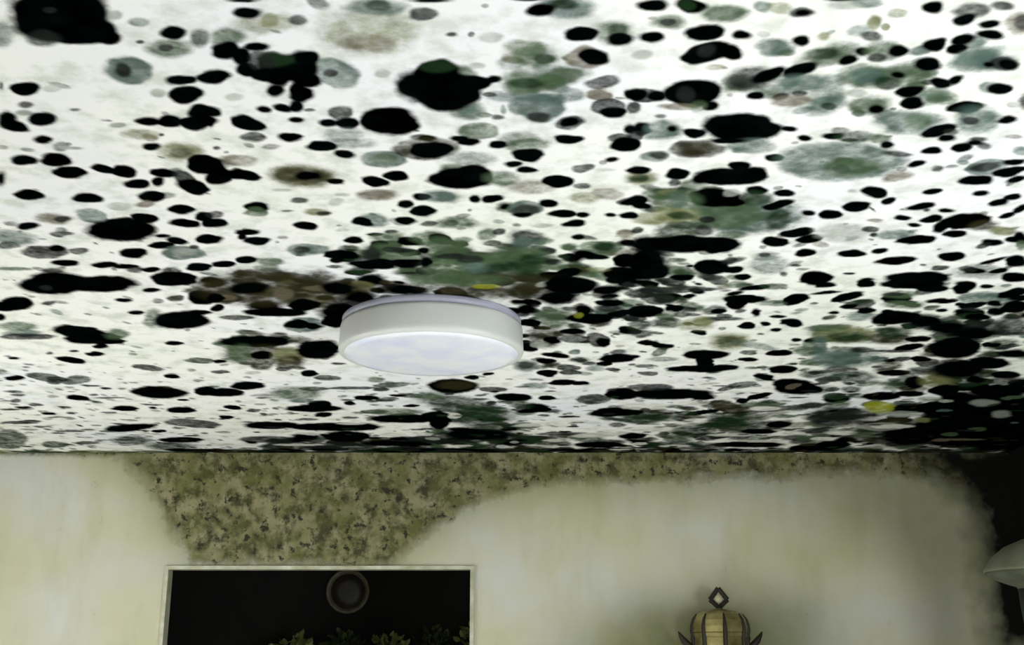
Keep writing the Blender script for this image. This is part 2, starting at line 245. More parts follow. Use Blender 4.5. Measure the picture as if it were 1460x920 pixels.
Ks 1297 4860 44 30 -89;Ds 630 4862 117 32 56;Ks -248 4689 64 48 344;Ds 1495 4665 23 20 25;Ds 1610 4800 62 41 46;Ds 363 4586 30 25 28;Ks 1822 4674 47 30 67;Qs -197 4781 22 15 41
Gs -273 4702 24 21 350;gs -319 4831 37 27 62;Ks 1969 4719 62 42 -89;Ks -486 4936 69 48 41;Gs -190 4807 60 33 63;Qs 934 4780 55 41 -84;gs 54 4869 59 48 -66;Qs 632 4640 37 24 56
Qs 553 4677 42 36 -61;Ds 1355 4611 41 35 -84;gs 1463 4674 57 31 54;Gs 848 4605 44 33 -62;Ks 1303 4604 32 21 -88;gs 2026 4805 56 50 326;Gs 114 4685 35 27 30;Qs 546 4810 71 26 49
Ks 1363 4681 67 47 70;Ks -211 4801 44 28 38;Gs 51 4724 74 45 46;Gs -332 4805 76 39 62;Ds -172 4838 27 19 56;Ds 29 4932 63 51 18;Ds 1149 4639 64 53 83;Ds 591 4825 76 46 60
gs 74 4777 26 21 78;Ks 260 4940 84 40 62;Ds 807 4941 57 49 315;Qs 420 4754 39 34 -68;Ds 144 4653 62 36 54;Gs -110 4894 39 30 76;Qs 1764 4766 69 50 -85;Ks -371 4766 63 27 63
Ds 769 4597 50 44 -68;gs 1975 4815 43 29 -89;gs -381 4722 28 21 63;Ds 102 4666 76 47 65;Ks 464 4825 60 30 38;gs 789 4860 37 24 48;gs -56 4848 37 26 -71;Ds -815 4686 67 54 -83
Qs 944 4760 40 20 43;Ds 923 4615 78 47 -80;Ds 1193 4699 85 43 -78;Ds -873 4881 91 33 -56;Ds 326 4950 66 50 73;Gs 657 4645 79 41 55;gs -997 4857 80 58 76;Gs 2044 4835 99 56 83
Gs 1228 4614 66 33 -83;Qs 28 4615 48 35 38;Ds 1108 4927 66 40 -62;Gs -393 4687 65 26 -60;Qs 687 4979 37 23 50;Ks 1423 4726 37 26 54;Ks 1993 4767 49 28 83;Gs -770 4662 53 35 331
gs -4 4573 49 34 45;Ds 174 4887 31 19 57;gs -645 4720 33 26 34;Ds -315 4640 56 38 55;gs -51 4711 54 43 29;Ds 1618 4760 32 21 19;Ds 1 4706 25 23 -49;Ds -762 4879 69 55 83
Ks -381 4697 76 51 54;Gs 1001 4730 88 41 45;Ds 699 4830 54 27 49;Gs 1927 4870 26 21 76;Gs 71 4634 33 22 47;Qs -550 4700 74 42 -55;Ds -964 4743 62 55 39;Qs 1921 4703 46 30 66
gs -698 4749 56 44 -47;Qs 617 4609 58 25 50;Ks 46 4867 53 30 318;Ds -443 4923 51 30 54;Qs 41 4577 28 21 349;Qs -442 4846 34 28 26;Ds 224 4891 47 44 -64;Qs 815 4600 39 29 50
Ks 1830 4840 32 24 -65;gs 316 4677 85 61 70;Ks -295 4733 64 47 58;Qs 847 4871 80 58 -84;Ds -830 4655 44 38 42;gs 765 4801 52 21 50;Ks 681 4919 70 44 62;Ds -64 4912 72 57 -67
Gs -390 4739 30 22 19;Ks 532 4749 107 33 56;Ds 21 4811 38 22 43;Ds -45 4704 31 22 34;Gs 386 4831 34 25 63;Ds 639 4831 30 13 46;Ds -524 4920 73 48 -60;Ks 1338 4890 88 59 88
Ks 1287 4864 65 41 -80;gs 889 4803 44 36 82;Gs 1874 4810 27 18 77;Gs -153 4811 42 33 343;Qs 418 4728 58 48 37;Qs 1610 4699 32 20 25;Ks 1266 4835 69 54 71;Qs 1164 4965 52 51 63
Ds 1668 4885 23 15 -66;Ds -721 4906 31 21 85;gs -510 4696 24 18 -56;Gs 1669 4849 80 47 47;Ds 663 4830 60 46 32;Ds -765 4895 77 54 58;Gs 1154 4340 27 22 66;Gs 835 4274 63 53 -66
gs 1447 4478 23 18 22;Qs 690 4217 39 27 19;Gs 358 4261 36 25 39;Bsl 753 4339 23 21 -63;Ds 634 4256 68 32 57;Bsl 1219 4525 48 21 -75;Bsl 1029 4467 52 40 324;Gs 1195 4387 49 41 360
Ds 1691 4280 44 34 27;Qs 846 4467 55 30 -78;Gs 596 4047 49 24 45;Qs 630 4067 47 29 58;Ds 1428 4222 32 23 12;Gs 1154 4021 76 43 -84;Ds 1347 4176 41 24 -89;gs 1459 4461 27 20 65
Bsl 966 4152 44 39 -71;Qs 403 4378 39 30 78;Ds 1639 4335 42 35 11;Qs 1202 4493 50 32 -59;Gs 924 4010 43 36 341;Qs 614 4383 41 31 86;Gs 1126 4138 30 28 342;Bsl 888 3999 41 39 -74
Gs 1303 4477 37 24 -87;Gs 1202 4656 47 44 53;gs 939 4493 58 36 -60;Bsl 556 4147 66 44 60;Qs 644 4224 67 23 53;Qs 1442 4291 72 54 63;Gs 1150 4322 61 30 -72;Ds 1156 4257 74 49 63
Bsl 609 4508 73 30 53;Gs 897 4527 51 30 -55;Gs 417 4280 36 24 52;Ds 1399 4476 65 49 89;gs 1081 4181 22 15 -45;Ds 1478 4100 31 28 57;Gs 559 4250 69 42 40;gs 760 4385 60 43 44
Gs 1232 4482 64 47 63;Qs 771 4483 44 30 60;gs 710 4023 36 30 336;gs 903 3979 54 38 64;Gs 889 4393 27 15 -65;Gs 1042 4210 24 21 -58;gs 1064 4023 55 40 64;Gs 531 4242 52 33 43
Gs 805 4383 39 21 -76;Bsl 1103 4379 54 48 334;gs 1527 4416 69 33 44;Gs 836 4020 58 46 -55;Gs 475 4312 64 32 35;Gs 846 4134 24 18 77;Qs 994 4312 19 13 -47;Gs 799 4323 45 31 -59
Qs 906 4412 52 34 20;Gs 757 4161 26 16 48;Gs 1024 4076 45 36 59;gs 608 4556 23 19 68;Qs 765 4046 49 45 27;Gs 849 4321 44 29 -64;Gs 1093 4472 32 23 86;Gs 803 4556 26 18 -81
Ds 1192 4492 64 51 -71;Gs 1019 4320 54 30 -56;Ds 508 4119 32 28 -48;Bsl 1023 4321 37 35 42;gs 1378 4109 77 33 -75;Bsl 1693 4305 50 20 -90;Ds 1411 4065 63 31 44;Ds 383 4262 65 24 50
Gs 1402 4130 21 16 15;Qs 981 4328 49 35 -77;Gs 1266 4221 57 43 -57;Qs 844 4139 79 40 -75;Gs 918 4022 48 27 28;gs 1378 4541 29 21 59;Bsl 690 4350 21 19 63;Qs 1403 4154 33 25 83
Qs 1324 4169 51 25 -82;Ds 788 4276 58 49 42;Gs 1120 4449 23 16 18;Bsl 1447 4328 29 22 84;Gs 1019 4353 42 32 340;Gs 1176 4115 42 29 45;gs 1688 4273 18 15 1;Ds 837 4066 33 22 -62
Gs 1423 4059 62 44 42;Gs 1214 4195 76 53 90;Qs 518 4105 43 38 42;gs 1568 4209 56 34 24;gs 1315 4075 33 25 -51;Qs 1223 4107 46 27 -67;Gs 1008 4645 57 40 83;Ds 843 4620 56 35 -51
Qs 1376 4338 52 40 -72;Qs 1697 4370 29 18 29;Gs 684 4553 47 32 61;Qs 1071 4631 37 35 359;Ds 1569 4376 51 30 -73;Ds 475 4211 65 51 62;Qs 816 4285 39 38 354;Bsl 934 4242 38 27 -82
Qs 679 4552 51 28 34;Ds 1014 4409 67 38 -79;Bsl 854 4437 75 55 67;Bsl 1553 4548 61 35 -86;Gs -59 4121 44 26 37;gs -108 3856 24 16 325;gs -59 4643 52 36 47;Ds 48 4037 26 22 19
Ks 18 4740 83 63 -83;gs 8 4413 56 36 37;gs 11 3970 55 36 42;gs 71 4090 36 26 330;Gs -298 4531 48 33 323;Ds -141 4731 36 23 318;Ks -13 4457 52 39 -83;Ds -234 4252 77 53 77
Gs -167 4055 50 34 51;Ds -40 4363 62 33 61;gs -47 4064 25 20 52;gs -64 4730 47 39 -50;gs -256 4257 41 31 331;Ks -79 4603 68 44 54;Ds -216 4694 64 59 75;gs -220 4221 47 42 60
Ks 89 4034 57 39 68;gs -295 4464 38 31 -90;gs -205 4728 20 19 53;Gs -305 4531 57 41 -49;Gs -297 4301 31 19 40;gs -260 4591 64 37 68;Ds -179 4520 41 21 48;Ks -75 4273 60 41 340
Ds 135 4110 41 34 348;gs -145 4254 59 35 -55;Ds -18 4417 37 28 77;Ks -207 4464 49 42 12;gs -222 3997 39 31 322;Gs -115 4643 64 53 339;Ds 41 4063 32 25 27;gs 84 4704 79 56 -81
gs -152 4839 85 46 -49;gs 52 4643 60 46 -62;gs -104 4701 30 27 22;gs -1 4613 62 32 66;gs -17 3882 39 33 -77;Gs 35 3932 24 18 -47;gs 35 4033 43 38 2;Gs 45 4145 45 36 71
Gs -157 4552 55 31 70;Gs -224 4546 47 35 -67;Ds -252 4095 38 28 28;gs 116 4194 22 20 14;gs -214 4627 29 25 -59;gs 46 4482 35 15 53;Ks -689 4820 27 23 38;Qs -546 4709 64 45 79
Ds -663 4738 28 18 69;Ks -742 4743 43 34 -46;Qs -626 4963 27 17 60;Ds -861 4601 23 16 323;Ks -876 4680 71 52 -74;Qs -982 4744 24 19 -57;Ds -615 4720 28 21 -66;Qs -918 4862 59 36 -58
Ds -680 4677 32 18 322;Ds -532 4943 75 45 -46;Qs -904 4808 32 15 76;Ds -557 4953 36 27 -75;Ds -676 4862 33 20 -52;Ks -982 4925 50 40 89;Ds -374 4706 69 56 66;Ds -661 4664 72 56 -70
Ks -558 4643 34 25 338;Ks -673 4811 45 42 51;Ds -683 4856 24 16 342;Ds -414 4754 60 45 -86;Ds -330 4697 62 46 -65;Ds -705 4763 79 57 -79;Ks -459 4662 56 42 -57;Qs -701 4699 78 55 83
Qs -836 4680 30 24 339;Ds -628 4824 84 60 -81;Ds -396 4665 55 26 58;Ks -810 4905 68 58 -72;Ks -686 4889 43 34 347;Ds -970 4706 49 34 -50;Qs -787 4985 63 31 66;Ks -743 4595 36 26 58
Ks -423 4819 90 42 -62;Ds -299 4725 61 47 -73;Qs -961 4855 38 29 323;Ks -832 4616 77 57 -58;Qs -463 4820 43 24 47;Ds -994 4813 100 45 -54;Ds 315 3281 32 26 89;Ds 87 3358 22 15 50
D 229 3408 23 21 317;Tsl 168 3027 15 12 36;Tsl 254 3434 29 18 23;K -25 3101 31 23 43;Qs 312 2888 17 11 28;Tsl 167 3447 26 20 33;Tsl 66 2879 32 22 67;K 77 3014 29 20 23
K 123 3566 24 20 83;K 22 3104 25 21 49;Qs 326 2901 12 6 46;Qs 40 3247 12 10 60;gs 280 3308 13 10 79;Qs 158 2721 12 10 -83;D 148 2843 25 17 52;Qs 294 2869 15 8 32
Qs 19 2959 17 16 87;K 32 3172 24 21 77;Qs 247 2941 18 13 4;D 215 2972 23 12 35;K 242 2918 33 24 56;Qs 135 2776 20 16 41;K 208 3164 18 12 -53;Tsl 285 2826 34 23 61
gs 203 3366 34 30 -77;Ds 57 2812 15 11 67;gs 171 3001 31 21 52;Qs 207 3116 14 10 326;D 312 3490 30 20 27;gs 80 3458 30 25 336;Tsl 256 3482 39 28 50;D 94 2844 27 17 59
D 128 3167 13 9 327;Ds 75 3099 30 23 20;Tsl 230 3545 23 18 19;D 365 3426 13 11 80;Tsl 231 2875 14 12 -88;Qs 115 3002 17 16 41;Qs 123 3424 29 20 -55;gs 178 3061 14 13 64
D 190 3063 23 18 61;gs 157 2987 9 8 30;Ds 230 2801 11 9 25;Ds 179 3071 37 25 68;Tsl 240 2846 35 21 54;Qs 139 3082 29 27 17;D 130 2912 19 16 -90;gs 127 3067 19 12 53
Ds 290 3081 13 9 59;Qs 235 2983 29 24 -63;Tsl 296 3063 29 20 26;Ds 384 3274 13 9 36;D 46 2850 25 21 48;Qs 209 3170 17 9 34;Ds 255 3140 21 10 53;Qs 124 3438 34 26 42
Ds 47 3198 29 28 16;gs 389 2777 22 21 -86;D 312 2918 18 13 64;K 307 2568 33 26 48;gs 400 3070 21 14 29;K 244 2609 23 20 70;gs 281 2575 11 7 37;gs 324 2804 12 8 19
gs 520 2851 43 31 -85;D 357 2618 19 11 54;D 332 2573 28 20 38;D 279 2914 24 21 -76;gs 372 2750 26 18 44;Ds 473 2895 23 16 15;Ds 269 2568 18 14 57;K 445 2639 11 8 39
Ds 249 2572 12 10 -88;D 483 2603 41 25 58;K 279 2890 35 26 63;gs 276 2672 24 10 41;gs 430 2749 19 16 24;gs 396 2549 23 18 56;D 324 2926 34 30 336;Ds 583 2804 10 8 320
K 323 3045 48 31 58;K 519 3064 28 22 36;gs 271 2666 15 8 36;K 378 2886 22 13 55;D 247 2760 24 17 50;gs 532 2940 31 26 -68;K 403 2807 15 9 40;K 500 2990 13 8 28
K 437 2732 18 17 10;Ds 250 2836 32 27 47;gs 425 2770 24 17 55;K 428 2831 12 8 16;K 476 2978 16 16 320;gs 374 2772 20 14 21;Ds 357 3075 41 33 74;gs 293 2812 17 12 13
gs 423 2941 25 16 32;Ds 590 2860 19 13 -85;gs 375 2686 34 26 28;D 450 2847 28 21 48;D 559 2903 23 18 42;D 298 2550 19 13 -81;Gs -725 3064 31 25 70;Qs -718 3073 38 29 48
gs -802 3412 25 19 22;Qs -652 3097 34 27 -72;Qs -608 3261 38 29 335;gs -829 3183 25 19 350;Qs -695 3200 26 19 -59;gs -736 3200 35 28 32;gs -638 3125 24 17 -70;gs -664 3472 28 21 46
Qs -747 3101 15 11 -65;Qs -764 3317 31 23 52;Gs -817 3418 17 12 50;Gs -702 3219 17 9 -48;Gs -759 3121 32 22 -64;Qs -681 3428 52 39 -81;Qs -605 3147 45 35 -69;Gs -812 3195 46 30 78
Qs -705 3104 15 12 333;Gs -557 3349 17 12 -52;Tsl -13 1672 29 20 3;Tsl -4 1564 22 20 336;Gs 2 1555 17 11 9;Tsl 22 1665 24 20 49;Gs -47 1740 13 9 10;Gs -77 1727 32 28 89
Gs 57 1620 27 23 -89;Gs 22 1520 31 22 15;Tsl 73 1642 19 15 20;Tsl 47 1576 16 15 78;Gs 17 1635 31 25 86;Gs -77 1594 23 19 52;Tsl -73 1727 21 17 81;Tsl 92 1667 23 22 -73
Tsl 496 1475 18 15 42;Ts 672 1507 23 17 20;Tsl 456 1563 12 10 45;Ts 569 1733 15 11 56;Ts 603 1529 18 15 -47;Gs 633 1636 16 12 347;Gs 353 1630 33 31 45;Tsl 416 1650 29 21 16
Gsl 398 1605 21 18 44;Tsl 584 1596 31 25 1;Tsl 613 1740 18 15 67;Gsl 497 1672 33 32 40;Tsl 476 1723 16 13 355;Gsl 404 1657 27 20 48;Tsl 698 1564 37 26 38;Ts 749 1641 20 14 62
Tsl 648 1668 13 11 89;Gsl 699 1682 11 8 25;Ts 681 1673 29 20 56;Gsl 629 1647 23 19 54;Gsl 670 1675 34 24 53;Ts 384 1518 29 23 33;Gsl 700 1685 23 17 54;Tsl 497 1624 29 23 338
Gsl 431 1624 17 14 78;Tsl 640 1596 17 13 51;Gs 903 3741 40 28 -84;D 1122 3452 15 13 59;D 1014 3677 24 19 349;Gs 850 3418 20 14 323;gs 1091 3668 22 13 34;D 746 3719 17 9 -68
Gs 808 3609 37 25 -82;gs 951 3695 16 12 88;Gs 985 3136 36 25 64;D 1067 3761 36 29 71;gs 564 3456 21 13 57;Gs 921 3417 28 24 60;gs 1129 3654 23 17 64;Gs 930 3228 18 12 -74
gs 618 3502 31 27 75;D 709 3760 40 23 -75;gs 637 3520 30 19 323;Gs 908 3486 18 12 -62;Gs 965 3333 13 10 51;gs 1080 3580 20 19 12;D 1078 3338 15 14 63;D 1106 3685 21 18 68
gs 868 3354 13 11 21;K -632 1432 85 59 326;K -610 1473 48 34 323;K -587 1495 21 15 322;K -640 1489 25 17 315;Ds -678 1491 29 20 323;Ds -640 1417 10 7 341;Tsl -735 1485 38 16 -62
Ps -552 1429 14 9 -49;Gs -527 1448 15 11 332;K -490 1477 22 16 332;gs -453 1493 25 14 -69;Gs -506 1521 36 25 340;Ds -510 1520 13 10 321;D -543 1504 7 5 322;T -584 1591 44 38 329
Ds -595 1588 23 13 -72;K -513 1617 23 17 321;K -522 1670 32 24 -46;Ps -561 1662 17 11 -59;K -767 1646 30 20 320;Psl -725 1647 16 11 330;D -787 1703 13 9 318;P -802 1731 16 10 341
K -782 1753 30 20 317;K -842 1754 37 14 -63;K -837 1780 26 20 -81;D -800 1637 14 3 -66;g -713 1720 9 5 348;Ps -665 1779 15 10 343;K -606 1761 24 15 346;K -568 1760 29 21 -46
K -525 1765 32 25 317;Osl -635 1815 30 20 344;D -602 1815 6 4 -65;Osl -347 1456 44 26 353;Os -339 1445 19 12 -70;K -364 1424 21 15 346;D -301 1447 14 12 322;Osl -207 1478 72 64 319
Ts -188 1408 42 21 358;gs -184 1404 19 15 348;Bsl -209 1510 40 26 355;K -367 1392 21 5 359;Gs -413 1489 28 22 -48;K -422 1524 28 20 -61;K -376 1519 19 13 350;K -404 1546 28 15 -72
K -408 1585 23 18 -51;K -359 1584 54 29 -74;T -273 1598 44 39 83;Ds -278 1597 13 11 -48;K -328 1580 53 34 -73;gs -351 1553 27 22 331;K -305 1551 22 19 317;K -322 1622 26 22 -49
K -341 1652 26 14 -75;Ks -375 1652 21 14 -70;K -332 1667 24 18 -68;K -347 1704 22 14 -72;K -372 1712 17 14 35;D -331 1720 9 6 349;D -378 1560 29 20 -67;K -385 1597 24 19 -46
K -311 1765 16 14 329;K -467 1607 30 23 329;K -504 1722 30 23 330;K -406 1718 14 11 323;K -444 1771 33 27 63;K -361 1757 14 11 343;K -384 1824 24 18 346;D -447 1824 21 16 336
K -505 1774 12 4 -74;Psl -446 1678 16 12 332;D -286 1729 24 19 -64;K -280 1765 24 20 340;Tsl -294 1812 33 28 326;K -207 1764 56 49 -59;Psl -198 1597 15 12 -74;Qs -162 1824 16 12 354
D -127 1425 21 19 323;K -112 1392 27 5 360;D -86 1483 8 6 357;K -103 1659 67 53 -82;K -114 1598 39 35 -72;gs -113 1578 26 19 356;K -63 1622 26 25 345;K -30 1613 14 12 356
K -47 1622 15 14 -74;Ds -36 1667 12 8 359;Ks -155 1640 51 26 -84;Psl -55 1573 12 9 357;Psl -30 1489 18 15 357;Ts 74 1412 38 29 4;gs 70 1404 19 13 3;K 41 1419 19 16 4
K 21 1392 19 3 0;Gs 147 1477 34 30 67;gs 151 1472 21 17 75;K 98 1485 24 22 15;K 158 1499 21 16 8;B 117 1549 33 29 14;K 128 1548 24 22 58;Bsl -2 1546 18 16 -90
Gs 37 1542 39 32 2;gs 51 1550 16 16 47;Gs 29 1617 44 39 4;gs 24 1627 29 17 0;Gs 78 1603 38 31 -47;T 40 1711 51 42 86;Ts 57 1683 27 26 26;Ds 41 1748 20 20 18
D 141 1627 26 21 7;B 141 1667 24 21 11;D 152 1710 31 29 44;K 164 1734 23 21 23;D 96 1767 25 24 25;K 96 1765 19 17 11;K 99 1831 25 21 7;D -25 1748 11 10 357
Tl -14 1720 16 5 -90;G -62 1800 36 30 357;K -94 1827 16 12 356;K -149 1827 17 12 356;K 187 1667 16 7 83;K 200 1794 18 10 82;D 187 1824 19 17 40;Gsl 11 1824 34 24 0
K 193 1406 20 15 8;K 245 1409 25 18 11;gs 240 1407 14 12 56;Gs 299 1425 32 23 12;Gs 220 1451 24 18 10;Ds 220 1451 13 10 11;K 203 1494 19 14 7;K 275 1472 29 22 353
K 288 1528 36 27 -51;K 320 1530 23 17 66;K 276 1550 21 16 12;Ds 288 1526 19 13 -88;K 331 1483 15 12 16;Ts 347 1409 16 12 63;Osl 371 1411 18 14 32;D 403 1425 17 12 16
K 405 1425 11 8 15;K 418 1501 15 12 50;Psl 362 1482 10 8 37;Ol 449 1489 11 6 68;Psl 195 1541 14 13 43;Ol 308 1578 13 9 11;Gsl 405 1534 14 9 9;Gs 470 1542 48 31 344
gs 460 1537 26 18 356;Ds 363 1613 41 36 -82;K 393 1598 33 18 -52;K 439 1583 28 21 -48;Ts 449 1627 41 27 11;K 387 1672 17 13 64;D 427 1671 14 11 -57;D 455 1662 14 10 17
Bs 449 1688 33 21 10;Ts 507 1705 38 30 -69;gs 514 1709 16 12 31;D 217 1670 30 27 49;K 204 1667 24 17 78;K 234 1670 21 14 77;K 286 1663 49 41 54;Ds 277 1667 26 14 78
K 325 1707 17 14 56;Bs 273 1709 30 13 2;Gsl 303 1710 22 15 74;g 247 1745 9 8 30;D 199 1715 22 15 79;K 220 1794 23 17 77;D 213 1818 18 15 69;Ts 257 1801 37 30 65
K 271 1794 11 8 75;K 311 1812 23 18 14;K 393 1790 71 53 14;K 424 1777 36 20 73;K 471 1791 16 11 15;K 505 1827 14 11 45;K 550 1818 20 13 11;K 449 1392 21 5 1
Ts 484 1398 23 13 8;K 581 1409 19 15 33;Psl 457 1407 25 11 4;Os 510 1451 22 10 68;Ds 518 1489 17 12 24;Os 531 1463 11 6 65;Ol 449 1489 11 8 58;Osl 535 1427 16 11 22
Ds 640 1419 26 18 27;K 640 1443 18 15 73;D 675 1407 17 11 27;K 677 1456 15 11 11;K 688 1484 19 12 18;K 657 1499 18 15 345;K 658 1526 18 17 0;Bs 717 1452 33 19 53
Ds 721 1451 23 13 54;K 517 1529 13 10 40;K 504 1555 15 14 77;Gs 547 1528 33 24 47;Ds 544 1548 16 12 41;K 569 1530 19 14 47;K 617 1514 22 18 45;Ts 697 1546 38 27 319
Ts 728 1560 42 28 30;D 748 1569 30 18 51;K 753 1571 21 13 49;K 722 1570 11 7 48;Gs 612 1598 43 31 26;K 628 1569 27 15 26;Gs 543 1608 46 34 38;Ts 545 1607 29 22 35
gs 585 1632 27 20 35;K 594 1602 12 9 47;gs 650 1627 15 9 15;K 670 1629 22 15 44;K 690 1619 16 11 86;K 628 1661 22 20 -58;K 647 1696 25 18 33;Gs 576 1705 39 29 34
K 594 1719 18 11 61;K 768 1647 23 18 32;K 741 1715 27 20 5;Ts 663 1766 58 40 22;Gs 678 1765 31 19 60;Ts 776 1760 52 33 50;Ds 765 1759 18 12 34;K 724 1794 29 22 322
D 749 1800 15 10 33;K 825 1755 17 13 33;K 750 1824 20 14 25;gs 588 1824 35 21 9;Gs 637 1830 23 17 28;D 808 1831 16 9 10;Psl 811 1704 13 8 44;Psl 546 1662 18 12 18
K -813 1833 21 14 321;P -775 1870 19 6 357;K -880 1921 28 19 325;K -824 1919 32 26 321;K -817 1977 32 28 331;K -957 2002 39 8 -66;K -749 1960 22 21 20;K -713 1970 29 25 323
K -710 2028 30 22 333;K -644 1979 26 19 -51;K -664 2020 23 12 -67;K -631 1861 20 14 333;Os -585 1881 42 32 317;Qsl -586 1887 25 19 -45;K -559 1940 44 31 -59;K -555 1912 22 17 315
D -613 1995 40 18 85;K -607 2039 41 28 86;K -935 2085 31 26 324;K -828 2097 33 27 330;K -703 2089 33 24 328;B -724 2126 20 14 331;Pl -779 2138 29 20 340;K -657 2156 30 22 341
K -672 2227 33 25 11;K -622 2196 27 18 -64;K -624 2230 27 12 -72;Bs -937 2204 33 29 324;Ds -920 2208 20 13 -46;K -999 2246 29 19 -46;T -854 2196 41 34 -53;K -821 2275 85 61 331
K -815 2248 55 32 -62;K -751 2204 33 25 324;D -954 2299 26 17 340;Ts -1063 2320 51 45 -68;g -1094 2372 31 21 327;D -1032 2416 56 38 334;K -994 2391 25 17 315;D -954 2406 27 19 326
K -1010 2486 33 22 341;K -839 2413 37 27 320;K -759 2367 33 23 342;K -720 2338 29 21 66;K -743 2306 17 11 347;T -728 2417 55 41 331;Psl -727 2411 30 23 327;D -691 2376 13 10 318
K -649 2324 33 26 -46;K -926 2493 33 23 332;K -883 2509 31 19 348;D -874 2536 25 18 317;K -835 2531 26 19 324;K -713 2515 36 27 -50;Ds -787 2542 35 23 -61;K -798 2593 60 46 324
Gs -1148 2525 46 13 358;Ds -1063 2542 26 18 318;D -518 1866 8 6 -54;Bs -497 1923 33 25 338;K -543 1953 43 21 -71;K -503 1984 38 25 12;K -548 1995 44 25 -70;K -486 1998 19 16 -47
Tsl -286 1846 45 22 358;K -337 1861 24 24 57;K -298 1892 21 16 15;T -230 1914 42 37 334;Gs -232 1916 27 24 -59;Os -388 1992 58 53 350;Qs -388 1992 51 44 356;Ks -380 1991 24 20 328
K -332 2016 20 17 22;K -258 2018 28 25 78;K -209 1991 26 23 -52;Bs -261 2085 39 27 354;P -440 2056 18 7 358;Ds -417 2109 17 14 -50;Pl -333 2083 15 9 355;Psl -348 2122 20 15 -72
K -507 2142 30 23 339;G -515 2167 27 21 -51;Os -391 2171 27 18 16;Ds -380 2177 15 10 354;D -450 2164 12 6 357;K -426 2249 27 24 358;Ts -284 2217 35 30 -62;K -310 2226 27 23 -61
K -212 2132 20 18 -52;K -217 2219 23 21 -58;K -180 2095 20 18 -67;K -189 2166 21 18 -71;K -337 2338 24 20 336;K -288 2301 18 12 355;D -254 2281 15 12 349;K -556 2283 28 18 351
K -573 2310 19 12 -68;K -549 2334 31 23 340;K -609 2234 27 21 331;D -598 2187 23 17 -54;T -447 2392 46 39 326;Ds -461 2396 26 19 -66;K -382 2426 40 33 1;K -395 2467 21 17 -68
K -595 2462 28 23 323;Gs -545 2478 32 26 -50;K -655 2493 30 24 329;Gs -564 2520 32 21 350;Gs -260 2329 43 35 -71;K -286 2357 21 18 325;K -219 2338 27 25 -47;Gs -276 2417 62 55 -55
Ds -311 2427 51 24 -82;K -311 2488 63 32 358;K -238 2483 38 26 356;D -250 2396 30 20 356;Pl -354 2274 13 9 353;D -404 2509 18 11 355;D -240 2553 21 11 358;Q -153 1871 57 47 350
K -145 1874 38 35 340;K -79 1842 21 17 356;Gs 25 1855 35 31 3;K -23 1852 19 17 356;K 28 1900 32 25 31;K 1 1936 17 13 0;K 26 1963 20 17 2;Tsl -73 1913 41 30 358
Gs -109 1967 31 25 -82;K -94 2003 59 48 355;K -70 1978 42 34 -85;Gs -22 2002 36 31 -88;Bsl 35 2042 44 33 1;K 203 1852 29 26 57;K 180 1917 13 11 19;D 127 1953 22 17 338
Pl 169 1963 17 8 1;K 84 2016 31 29 73;D 134 2036 20 15 4;K -71 2101 17 13 -86;K -35 2101 20 19 -56;Ts -142 2091 36 31 350;K -178 2167 28 25 -59;D -173 2095 16 12 -80
Gs -8 2146 26 21 -89;K -10 2142 15 12 -89;T 28 2155 45 33 88;Ds 28 2167 33 28 88;K 70 2124 22 19 84;K 22 2187 23 13 0;K 99 2185 27 23 7;K 141 2187 17 15 12
K 126 2237 28 21 333;K 198 2187 13 11 27;K 232 2191 19 17 64;D 222 2118 26 18 79;K 226 2122 18 15 71;Osl 143 2099 30 27 16;Bsl 183 2076 31 26 73;K 140 2313 17 13 82
Pl 64 2247 22 11 0;Gs -120 2234 44 33 356;gs -125 2234 19 17 345;D -172 2237 17 16 344;Gs -175 2320 40 37 334;K -149 2329 33 25 50;K -116 2357 21 20 -71;Gs -104 2329 20 19 340
Gs -54 2301 37 19 -88;D -31 2287 18 16 -87;D -39 2352 20 15 359;Ds 30 2311 39 37 6;Tl 24 2329 21 20 85;Tsl 34 2348 39 29 1;G 194 2377 50 37 5;gs 200 2377 27 24 18
K 188 2446 26 22 13;K 120 2436 22 20 76;D -94 2421 41 15 360;Gs 8 2480 100 89 1;Gs -111 2512 93 89 -48;Gs -149 2378 59 53 -73;Ts -76 2521 43 35 -85;gs 56 2457 41 38 83
gs 1 2532 70 54 0;Ds 94 2477 21 19 9;K 97 2570 36 22 1;K 128 2553 34 32 64;K 252 2468 47 31 81;K 257 2565 56 46 74;Bs 239 2292 23 19 73;K 251 2348 21 16 76
K -194 2396 20 15 -80;K -196 2478 32 14 -85;Ds -135 2436 34 20 358;Ds -95 2457 28 26 346;Osl 198 2531 28 16 2;T 253 1903 27 21 343;Ds 260 1899 17 15 33;Os 240 2005 32 28 23
gs 237 2005 20 18 20;K 228 1970 24 19 11;Q 326 1874 52 35 7;Qs 325 1871 41 28 8;Ts 417 1861 43 28 8;K 376 1839 34 11 1;K 466 1908 18 17 44;K 306 1984 28 24 53
D 306 2023 18 11 78;Ts 481 2199 113 89 22;Gs 431 2182 88 72 54;K 413 1949 22 18 49;K 405 1999 66 39 6;K 445 1988 40 25 72;K 360 2002 30 18 -55;K 468 2057 23 19 46
gs 470 2099 41 31 61;K 393 2099 55 46 43;K 427 2122 31 23 15;Pl 421 2072 18 15 -73;D 325 2060 15 9 78;Gs 321 2115 54 46 56;Tsl 324 2115 48 15 81;Os 331 2188 47 37 14
gs 341 2191 28 21 10;D 396 2208 20 17 43;gs 347 2283 50 43 31;Ds 403 2274 37 19 78;K 523 2075 23 17 21;K 529 2134 31 22 319;gs 543 2214 56 28 86;K 597 2177 16 12 30
